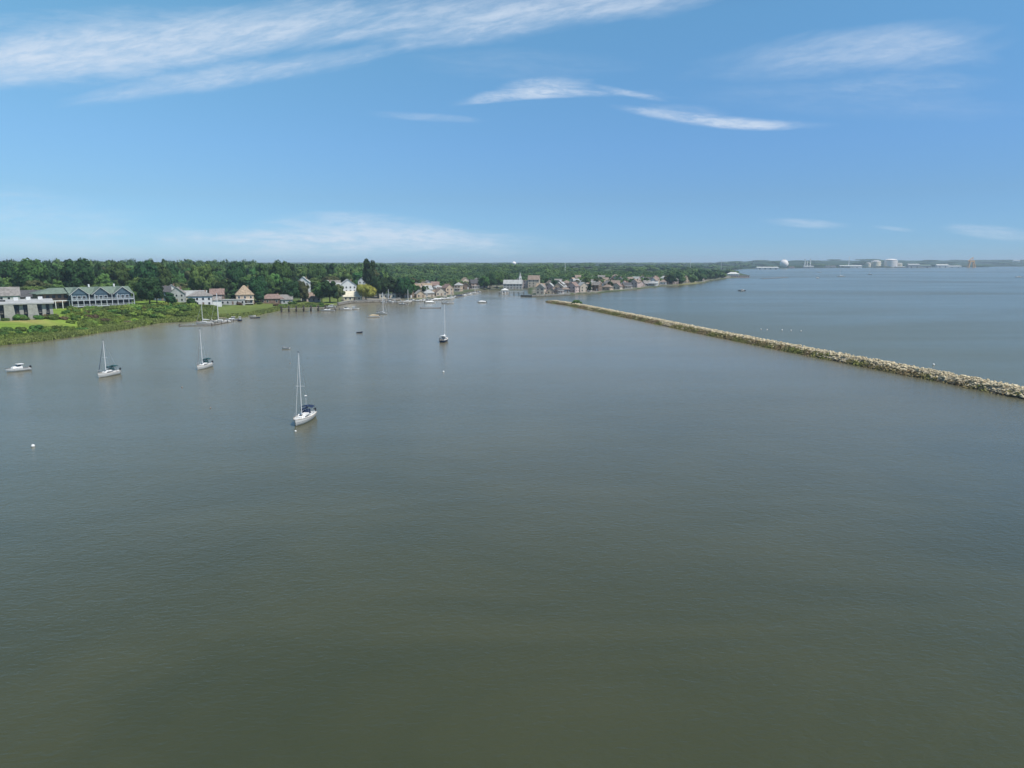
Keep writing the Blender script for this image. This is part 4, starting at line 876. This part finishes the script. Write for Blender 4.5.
# ------------------------------------------------------------------ shrubs, reeds
SH = []
shm = {}
for v in range(4):
    rs = np.random.RandomState(900+v); lb = [((rs.uniform(-.4, .4), rs.uniform(-.4, .4), rs.uniform(.15, .55)), rs.uniform(.25, .42)) for _ in range(9)]+[((0, 0, .3), .45)]
    for li in range(3): shm[(v, li)] = fol_mesh('shrub', lb, 420, .09, np.random.RandomState(950+v), SHRUBM[li])
def shrub(px, py, h, li, loc=None):
    x, y, z = loc or hit(px, py)
    o = bpy.data.objects.new('shrub', shm[(rnd.randrange(4), li)]); COL.objects.link(o); o.location = (x, y, z-.15); o.rotation_euler = (0, 0, rnd.uniform(0, 6.28)); w = rnd.uniform(1.1, 1.7); o.scale = (h*w, h*w, h)
    px_, py_ = PX(x, y, z); zone = 'on the breakwater' if y > 450 and px_ > 540 else 'below the apartment lawn' if px_ < 68 else 'on the bank below the inn' if px_ < 135 else 'on the shore right of the inn' if px_ < 200 else 'in front of the village houses'
    tag(o, 'x', 'shrub', 'shrubs along the shore'); SH.append((o, li, px_, zone))
for k in range(34): shrub(rnd.uniform(-6, 78), 0, 0, 0) if False else None
def area(n, f, hr, lis):
    for k in range(n):
        px, py = f(); shrub(px, py, rnd.uniform(*hr), rnd.choice(lis))
area(34, lambda: (lambda px: (px, rnd.uniform(331.5, 337)-px*.06))(rnd.uniform(-8, 86)), (1.3, 2.4), [0, 0, 1, 0])
area(52, lambda: (lambda px: (px, rnd.uniform(312-(px-62)*.03, 324)))(rnd.uniform(64, 150)), (1.5, 2.6), [0, 1, 1, 1, 2])
area(34, lambda: (rnd.uniform(122, 182), rnd.uniform(308.5, 320)), (2.2, 4.0), [1, 1, 0])
area(16, lambda: (rnd.uniform(62, 130), rnd.uniform(308.5, 312)), (1.4, 2.4), [0, 1])
area(22, lambda: (lambda px: (px, rnd.uniform(319.5, 321.3)-px*.03))(rnd.uniform(0, 54)), (1.6, 3.2), [0, 0, 2])
area(14, lambda: (rnd.uniform(150, 200), rnd.uniform(305, 315)), (2.5, 5), [0, 0, 1])
area(16, lambda: (rnd.uniform(205, 345), rnd.uniform(303.5, 307)), (1.2, 2.6), [0, 0, 2])
for dx in (0, 3.5, -3): 
    g = G(577+dx, 303.6, 1.5); shrub(0, 0, 3.4-abs(dx)*.4, 0, (g[0], g[1], 1.4))
SN = ['dark green', 'bright green', 'brownish']
rank_labels(SH, lambda t: (t[1], t[3]), lambda t: '%s shrub %s' % (SN[t[1]], t[3]), lambda t: t[2])
def blades(name, n, region, h, w, material, label, cat):
    rs = np.random.RandomState(5); P = []
    xs, ys = [], []
    while len(xs) < n:
        a = rs.uniform(-.80, -.20, 4000); yy = rs.uniform(215, 560, 4000); xx = a*yy; s = sdf(xx, yy); ok = region(xx, yy, s, rs); xs += list(xx[ok]); ys += list(yy[ok])
    xs, ys = np.array(xs[:n]), np.array(ys[:n]); zs = height(xs, ys); th = rs.rand(n)*3.14; hh = h*rs.uniform(.5, 1.3, n); ww = w*rs.uniform(.6, 1.3, n); lx, ly = rs.randn(n)*.25*hh, rs.randn(n)*.25*hh
    c, s_ = np.cos(th)*ww, np.sin(th)*ww
    V = np.stack([np.stack([xs-c, ys-s_, zs-.1], 1), np.stack([xs+c, ys+s_, zs-.1], 1), np.stack([xs+c*.6+lx, ys+s_*.6+ly, zs+hh], 1), np.stack([xs-c*.6+lx, ys-s_*.6+ly, zs+hh*.9], 1)], 1).reshape(-1, 3)
    o = bpy.data.objects.new(name, np_mesh(name, V, np.arange(len(V)).reshape(-1, 4), material)); COL.objects.link(o); tag(o, label, cat, kind='stuff')
blades('marsh_grass', 52000, lambda x, y, s, rs: (s > .3) & (s < 7+3*np.sin(x*.3)) & (x/y < -.27), .9, .28, REEDM, 'pale green marsh grass fringing the cove shore', 'grass')
blades('bank_undergrowth', 60000, lambda x, y, s, rs: (s > 5) & (s < np.where(x/y < -.62, 13, 60)) & (x/y < -.42) & (np.sin(x*.35)+np.sin(y*.41+x*.2) > -.7) & ((s < 20) | (x/y > -.61)), 1.0, .4, mat('undergrowth_leaf', (.17,.225,.05), .85, .3, .12, (.12,.165,.04), island=.35, spec=.1), 'rough green undergrowth covering the bank', 'undergrowth')
# ------------------------------------------------------------------ trees
def CORR(hx, hy): return 130 if (hy > 520 and hx/hy < -.2) else 60 if hx/hy < -.2 else 12 if hx/hy < .27 else 90
def blocked(x, y, h=15, rad=5):
    for hx, hy, hw, *_ in HOUSES:
        L = math.hypot(hx, hy); ux, uy = hx/L, hy/L; dx, dy = x-hx, y-hy; dep = dx*ux+dy*uy; lat = abs(-dx*uy+dy*ux)
        if dep > -CORR(hx, hy)*(h/15) and dep < hw and lat < hw+rad*.55: return True
    return False
def treepx(px, pb, pt, kind, li, wid=1.0, label=None):
    x, y, z = hit(px, pb); d = ray(px, pt); zt = H+d[2]*y/d[1]; return tree(x, y, max(3, zt-z)/.93, kind, li, label, wid=wid)
treepx(366, 300.2, 283.5, 'willow', 5, 1.15, 'large yellow-green willow beside the pale yellow shed')
treepx(370, 293, 258.3, 'round', 0, .60, 'tallest lone dark tree breaking the skyline above the willow')
for a in [(150,305,276,'wide',0,.9),(142,301,281,'round',1,1),(134,302.5,290,'round',2,1.2),(157,303,281,'round',0,1),(171,306,292,'round',0,1.2),(187,299,286,'round',2,1),(192,307.5,297,'round',0,1.2),(211,297,281,'wide',1,1),(227,298,278,'round',0,1),(232,297,282,'round',1,1),(258,302,275,'wide',0,.9),(260.5,303,289,'round',3,1),(268,298,277,'wide',1,.9),(276,297,272,'round',2,.9),(286,298,276,'round',1,.95),(291,303,280,'wide',0,.85),(302.5,302,281,'wide',3,.8),(322,302.5,281,'wide',1,.85),(330,303,279,'round',0,1),(338,302.5,283,'round',3,1),(318,300,286,'round',1,1),(378,298,276,'wide',0,.8),(388,298,275,'round',3,1.1),(394,297.5,278,'round',0,1.1),(404,298,276,'wide',0,.85),(410,297.8,279,'round',1,1),(416,297,283,'round',0,1),(425,296,285,'round',1,1),(45,303,291,'round',4,1),(38,301,289,'round',4,1.1),(51,300,284,'wide',1,1),(60,298,279,'round',2,1),(505,285,272,'round',1,1.3),(497,288,271,'wide',1,1),(490,289,273,'wide',0,1),(484,289.5,274,'round',1,1.1),(586,290.5,277,'wide',1,1),(580,291,281,'round',1,1.2),(589,292,283,'round',0,1),(672,284.5,273,'wide',0,.9),(678,284,272,'wide',0,.9),(667,284,274,'round',3,1),(702,280,269,'wide',0,.9),(708,279.5,270,'wide',0,.9),(697,280.5,271,'round',0,1),(718,277.5,270,'wide',1,.8),(723,277,271,'round',1,1),(712,278.5,271,'round',0,1),(557,291,281,'round',0,1),(548,287,277,'round',0,1),(610,289,280,'round',0,1),(632,286,278,'round',1,1),(646,285.5,277,'round',0,1)]:
    treepx(*a)
for px, dist, pt, kind, li, w in ((8,500,261.5,'wide',0,17),(30,480,258.8,'wide',1,20),(47,520,259.6,'round',0,17),(62,560,261.5,'round',1,14),(76,470,258.6,'wide',0,21),(84,500,260.8,'round',1,15),(98,540,260.0,'round',0,8),(118,520,261.8,'wide',1,18),(143,500,259.2,'wide',0,20),(156,520,260.4,'wide',1,18),(171,560,261.3,'round',0,14),(200,520,262.3,'wide',2,18),(236,540,260.8,'wide',0,16),(262,600,262.2,'round',1,15),(280,560,260.6,'wide',1,17),(291,620,261.6,'round',0,12),(316,660,261.6,'wide',1,17),(330,700,262.6,'round',0,13)):
    d = ray(px, pt); k = dist/d[1]; x, y = d[0]*k, dist; z = gz(x, y); h = (H+d[2]*k-z)/.95; tree(x, y, h, kind, li, z=z, wid=w/(.85*h))
cand = []
rs = np.random.RandomState(21)
cell = {}
def ok_sp(x, y, r):
    i, j = int(x//20), int(y//20)
    for a in (-1, 0, 1):
        for b in (-1, 0, 1):
            for (qx, qy) in cell.get((i+a, j+b), ()):
                if (qx-x)**2+(qy-y)**2 < r*r: return False
    cell.setdefault((i, j), []).append((x, y)); return True
for t in TREES: cell.setdefault((int(t[3]//20), int(t[4]//20)), []).append((t[3], t[4]))
N = 16000
cx = []; YY = np.sqrt(rs.uniform(250**2, 1300**2, N)); AA = rs.uniform(-.86, .42, N); XX = AA*YY; SS = sdf(XX, YY)
mins = np.where(AA < -.47, np.where(YY < 420, 72, 60), np.where(AA < -.18, 30, np.where(AA < .225, 22, 7)))
dist_ok = (SS > mins)
cands = sorted([(YY[i], XX[i], AA[i]) for i in range(N) if dist_ok[i]])
buf = np.full(1400, 330.0); WOODS = []; NL = 0
for y, x, a in cands:
    townish = a > -.18
    if not ok_sp(x, y, 12.5 if a < -.18 else 9.0): continue
    h = rs.uniform(13, 23) if not townish else rs.uniform(6, 10) if (a < .22 and sdf(np.array([x]), np.array([y]))[0] < 230) else rs.uniform(9, 14)
    if blocked(x, y, h, 6): continue
    z = gz(x, y); zmax = 16.0+float(ss(410, 780, y))*(11 if a < -.36 else 7.5)+float(rs.rand()**1.4)*(5.5 if a < -.36 else 3.6)
    if not townish: h = max(8, min(23, zmax-z+rs.uniform(-5.5, 2.5)))
    elif z+h > zmax: h = zmax-z-rs.uniform(0, 2)
    if h < 6: continue
    px, pt = PX(x, y, z+h*.93); hw = .38*h*700/y; i0, i1 = int(max(0, px-hw+150)), int(min(1399, px+hw+150))
    if i1 <= i0: continue
    seg = buf[i0:i1+1]; visf = float((pt < seg-.8).mean())
    k = rs.rand(); kind = 'round' if k < .45 else 'wide' if k < .86 else 'tall' if k < .93 else 'conifer'
    li = 3 if kind == 'conifer' else int(rs.choice([0, 1, 1, 2, 2, 4] if kind != 'tall' else [0, 1]))
    if visf > (.45 if not townish else .25) and -4 < px < 1030 and (NL < 150 if not townish else len(TREES) < 292):
        NL += (not townish)
        tree(x, y, h, kind, li, z=z, wid=rs.uniform(1.0, 1.3) if townish else float(np.clip(rs.uniform(12, 19)/(.85*h), .9, 1.7))*(.7 if kind in ('tall', 'conifer') else 1))
    else: WOODS.append((x, y, z, h, rs.uniform(6, 9)))
    mid = slice(int(i0+(i1-i0)*.15), int(i0+(i1-i0)*.85)+1); buf[mid] = np.minimum(buf[mid], pt+.8)
def tzone(x, y):
    px = PX(x, y, 10)[0]
    for lim, n in ((62, 'behind the apartment row'), (134, 'behind the inn'), (190, 'right of the inn'), (236, 'behind the white hipped house'), (292, 'behind the brick bungalow'), (345, 'behind the timber pier'), (400, 'behind the willow'), (486, 'behind the town marina'), (540, 'around the inlet'), (600, 'behind the seawall houses'), (660, 'behind the open bay houses')):
        if px < lim: return n
    return 'at the end of the point'
rank_labels([t for t in TREES if not t[0].get('label')], lambda t: (t[1], t[2], tzone(t[3], t[4])), lambda t: '%s %s %s' % (TONE[t[2]], SHAPE[t[1]], tzone(t[3], t[4])), lambda t: PX(t[3], t[4], 10)[0])
# far woods as one mass
for _ in range(26000):
    y = math.exp(rs.uniform(math.log(600), math.log(9500))); a = rs.uniform(-.95, 1.0); x = a*y; WOODS.append((x, y, None, None, None))
def woods():
    A = np.array([(w[0], w[1]) for w in WOODS]); s = sdf(A[:, 0], A[:, 1]); z = height(A[:, 0], A[:, 1], s); out = []; grid = {}
    for i, w in enumerate(WOODS):
        x, y = A[i]
        if w[2] is None:
            if y < 1320 and -.86 < x/y < .42: continue
            if s[i] < (25 if y < 2500 else 8): continue
            if 1300 < y < 2500 and .25 < x/y < .36 and blocked(x, y, 45, 4): continue
            sp = max(15, .015*y); key = (int(x//sp), int(y//sp), int(math.log(y)*4))
            if key in grid: continue
            grid[key] = 1
            if y < 2500 and x/y > .27: h = rs.uniform(7, 12)
            else: h = rs.uniform(7, 17)
            if x/y < .28 or y < 2500: h = min(h, 26.6-z[i]+1.5*float(wob(x*2, y*2)))
            if h < 4: continue
            if y > 2500 and s[i] < 160 and x/y > .33: h *= .6
            r = max(rs.uniform(7.5, 11), .0135*y)
        else: h, r = w[3], w[4]
        out.append((x, y, z[i], h, r))
    vs = []
    for v in range(6):
        q = np.random.RandomState(70+v); lb = [((0, 0, .55), .62)]+[((math.cos(k*1.3+q.rand())*.5, math.sin(k*1.3+q.rand())*.5, q.uniform(.45, .8)), q.uniform(.28, .45)) for k in range(5)]
        V, Q, cv, tri, quad = foliage(lb, 90, .13, q, nm=(6, 4), jit=.4); o = len(V); tri4 = np.hstack([tri, tri[:, 2:3]])
        vs.append((np.vstack([V, cv]), [Q, quad+o], tri+o))
    VV = []; QQ = []; TT = []; off = 0
    for i, (x, y, zz, h, r) in enumerate(out):
        V, Qs, T = vs[i % 6]; th = i*2.4; c, s_ = math.cos(th), math.sin(th)
        P = np.stack([(V[:, 0]*c-V[:, 1]*s_)*r+x, (V[:, 0]*s_+V[:, 1]*c)*r+y, V[:, 2]*h*.85+zz], 1); VV.append(P)
        for Q in Qs: QQ.append(Q+off)
        TT.append(T+off); off += len(V)
    V = np.vstack(VV); Q = np.vstack(QQ); T = np.vstack(TT)
    me = bpy.data.meshes.new('woods'); me.vertices.add(len(V)); me.vertices.foreach_set('co', V.astype(np.float32).ravel())
    li = np.concatenate([Q.ravel(), T.ravel()]).astype(np.int32); me.loops.add(len(li)); me.loops.foreach_set('vertex_index', li)
    st = np.concatenate([np.arange(len(Q))*4, len(Q)*4+np.arange(len(T))*3]).astype(np.int32); me.polygons.add(len(st)); me.polygons.foreach_set('loop_start', st)
    me.materials.append(WOODM); me.update(calc_edges=True)
    o = bpy.data.objects.new('distant_woods', me); COL.objects.link(o); tag(o, 'continuous dark green woods stretching to the horizon behind the town', 'woods', kind='stuff'); print('woods crowns', len(out), 'trees', len(TREES), 'houses', len(HOUSES))
woods()
# ------------------------------------------------------------------ haze
hm = bpy.data.materials.new('haze_air'); hm.use_nodes = True; t = NT(hm.node_tree); t.n.remove(t.n['Principled BSDF']); pv = t.new('ShaderNodeVolumePrincipled')
pv.inputs['Color'].default_value = (.70, .86, 1.0, 1); pv.inputs['Density'].default_value = 1.05e-4; pv.inputs['Anisotropy'].default_value = 0.0; t.l.new(pv.outputs[0], t.n['Material Output'].inputs['Volume'])
q = MB(); q.box((0, 5000, 38), (34000, 22000, 84)); o = q.build('haze', hm); tag(o, kind='stuff')
# ------------------------------------------------------------------ light and sky
EL = 58; SD = np.array([.86, -.50]); SD = SD/np.linalg.norm(SD)
sun = bpy.data.lights.new('sun', 'SUN'); sun.energy = 4.8; sun.angle = R(.53); sun.color = (1, .955, .88); so = bpy.data.objects.new('sun', sun); COL.objects.link(so)
dx, dy, dz = SD[0]*math.cos(R(EL)), SD[1]*math.cos(R(EL)), math.sin(R(EL))
from mathutils import Vector
so.rotation_euler = Vector((dx, dy, dz)).to_track_quat('Z', 'Y').to_euler()
W = bpy.data.worlds.new('World'); S.world = W; W.use_nodes = True; t = NT(W.node_tree); bg = t.n['Background']
sk = t.new('ShaderNodeTexSky', sky_type='NISHITA'); sk.sun_disc = False; sk.sun_elevation = R(EL); sk.sun_rotation = math.atan2(SD[0], SD[1]); sk.altitude = 0; sk.air_density = .8; sk.dust_density = .1; sk.ozone_density = 3.0
tc = t.new('ShaderNodeTexCoord'); dxs, dys, dzs = t.xyz(tc.outputs['Generated'])
yy = t.m('MAXIMUM', t.m('ABSOLUTE', dys), .05); U = t.m('MULTIPLY', t.m('DIVIDE', dxs, yy), 700); V_ = t.m('MULTIPLY', t.m('DIVIDE', dzs, yy), 700)
def UV(px, py): d = ray(px, py); return d[0]/d[1]*700, d[2]/d[1]*700
cover = None
def field(ang, stretch, scale, seed):
    ca, sa = math.cos(ang), math.sin(ang)
    a = t.m('MULTIPLY', t.m('ADD', t.m('MULTIPLY', U, ca), t.m('MULTIPLY', V_, sa)), 1/stretch); b = t.m('SUBTRACT', t.m('MULTIPLY', V_, ca), t.m('MULTIPLY', U, sa))
    v = t.comb(a, b, seed); return t.noise(v, scale, 4, .62, .5), t.noise(v, scale*4.5, 4, .7, .3)
FLD = {'flat': field(-.03, 5, .035, 3.0), 'up': field(.19, 4.5, .028, 9.0)}
def cloud(p, q, wid, op, nscale=.01, stretch=5, taper=True, lo=.35, hi=.7, bow=0.0, up=1.0):
    global cover
    (ax, ay), (bx, by) = UV(*p), UV(*q); cx_, cy_ = (ax+bx)/2, (ay+by)/2; L = math.hypot(bx-ax, by-ay)/2; ca, sa = (bx-ax)/(2*L), (by-ay)/(2*L)
    du = t.m('SUBTRACT', U, cx_); dv = t.m('SUBTRACT', V_, cy_)
    a = t.m('DIVIDE', t.m('ADD', t.m('MULTIPLY', du, ca), t.m('MULTIPLY', dv, sa)), L); b = t.m('SUBTRACT', t.m('MULTIPLY', dv, ca), t.m('MULTIPLY', du, sa))
    if bow: b = t.m('SUBTRACT', b, t.m('MULTIPLY', t.m('MULTIPLY', a, a), bow))
    n, n2 = FLD['up' if sa > .1 else 'flat']; warp = t.m('MULTIPLY', t.m('SUBTRACT', n, .5), 2.4)
    b2 = t.m('DIVIDE', b, wid)
    if up != 1.0: b2 = t.m('MULTIPLY', b2, t.rng(b, -1, 1, up, 1))
    e = t.m('ADD', t.m('MULTIPLY', a, a), t.m('MULTIPLY', b2, b2)); e = t.m('ADD', e, warp)
    k = t.rng(e, 1.3, -.25, 0, 1)
    k = t.m('MULTIPLY', t.m('MULTIPLY', k, t.rng(n2, lo-.05, hi, .48 if sa > .1 else .3, 1)), op)
    cover = k if cover is None else t.m('SUBTRACT', t.m('ADD', cover, k), t.m('MULTIPLY', cover, k))
cloud((-260, 92), (560, -2), 25, .85); cloud((60, 104), (400, 48), 12, .65); cloud((-120, 28), (330, 12), 12, .25); cloud((-160, 60), (240, 60), 26, .40)
cloud((340, 38), (720, -12), 21, .75)
cloud((455, 98), (668, 90), 8, .62, .03, 5, bow=-6, up=2.2); cloud((505, 90), (600, 84), 10, .6, .03, 3); cloud((585, 84), (668, 101), 3.5, .5); cloud((640, 110), (730, 116), 8, .22); cloud((400, 60), (640, 66), 14, .12); cloud((700, 95), (1020, 110), 16, .12)
cloud((610, 112), (840, 131), 5.5, .62, .03, 7, bow=6); cloud((680, 121), (800, 128), 5, .6, .03, 5)
cloud((690, 72), (1010, 34), 22, .38, .012, 4); cloud((830, 40), (1000, 55), 20, .25, .02, 3); cloud((820, 84), (1000, 84), 11, .24, .02, 4)
cloud((90, 240), (565, 243), 15, .95); cloud((230, 230), (460, 232), 17, .70); cloud((-90, 215), (140, 225), 30, .26, .01, 3); cloud((-60, 246), (170, 250), 10, .25, .01, 4)
cloud((760, 221), (855, 226), 5, .45, .03, 4); cloud((950, 228), (1060, 240), 7, .45, .03, 3); cloud((370, 113), (490, 121), 4, .25, .04, 4); cloud((870, 226), (915, 231), 2.5, .3, .04, 4)
fwd = t.rng(dys, 0, .1); upw = t.rng(dzs, -.01, .01)
gen = t.m('MULTIPLY', t.rng(t.noise(t.comb(t.m('DIVIDE', dxs, t.m('MAXIMUM', dzs, .08)), t.m('DIVIDE', dys, t.m('MAXIMUM', dzs, .08)), 3.0), .9, 6, .6, .5), .52, .75), t.m('SUBTRACT', 1, fwd)); gen = t.m('MULTIPLY', gen, .5)
cover = t.m('MULTIPLY', t.m('ADD', t.m('MULTIPLY', cover, fwd), gen, clamp=True), upw)
ramp = t.new('ShaderNodeValToRGB'); ramp.color_ramp.interpolation = 'B_SPLINE' if False else 'LINEAR'
STOPS = [(0.0, (.60,.94,1.52)), (.03, (.61,.96,1.45)), (.085, (.78,1.08,1.37)), (.15, (.97,1.36,1.63)), (.302, (1.32,1.98,2.0)), (.6, (1.2,1.5,1.6)), (1.0, (1.1,1.3,1.4))]
el = ramp.color_ramp.elements
while len(el) < len(STOPS): el.new(.5)
for e_, (p_, c_) in zip(el, STOPS): e_.position = p_; e_.color = (c_[0]/2, c_[1]/2, c_[2]/2, 1)
t.l.new(dzs, ramp.inputs[0])
tint = t.new('ShaderNodeMix', data_type='RGBA', blend_type='MULTIPLY'); tint.inputs[0].default_value = 1; t.l.new(sk.outputs[0], tint.inputs[6]); t.l.new(ramp.outputs[0], tint.inputs[7])
tint2 = t.new('ShaderNodeMix', data_type='RGBA', blend_type='MULTIPLY'); tint2.inputs[0].default_value = 1; t.l.new(tint.outputs[2], tint2.inputs[6]); t.l.new(t.mix(t.rng(U, 250, -560), (1, 1, 1), (1.26, 1.20, 1.06)), tint2.inputs[7])
t.l.new(t.mix(cover, tint2.outputs[2], (4.4, 5.0, 5.8)), bg.inputs['Color']); bg.inputs['Strength'].default_value = .15
W.cycles.sampling_method = 'MANUAL'; W.cycles.sample_map_resolution = 256
# ------------------------------------------------------------------ render settings
S.view_settings.view_transform = 'Standard'; S.view_settings.look = 'None'; S.view_settings.exposure = 0.05; S.view_settings.gamma = 1.0; S.view_settings.use_curve_mapping = False
S.render.engine = 'CYCLES'; C = S.cycles; C.use_denoising = True; C.max_bounces = 6; C.diffuse_bounces = 2; C.glossy_bounces = 2; C.transmission_bounces = 2; C.volume_bounces = 0; C.transparent_max_bounces = 4; C.use_adaptive_sampling = True; C.sample_clamp_indirect = 4; C.caustics_reflective = False; C.caustics_refractive = False
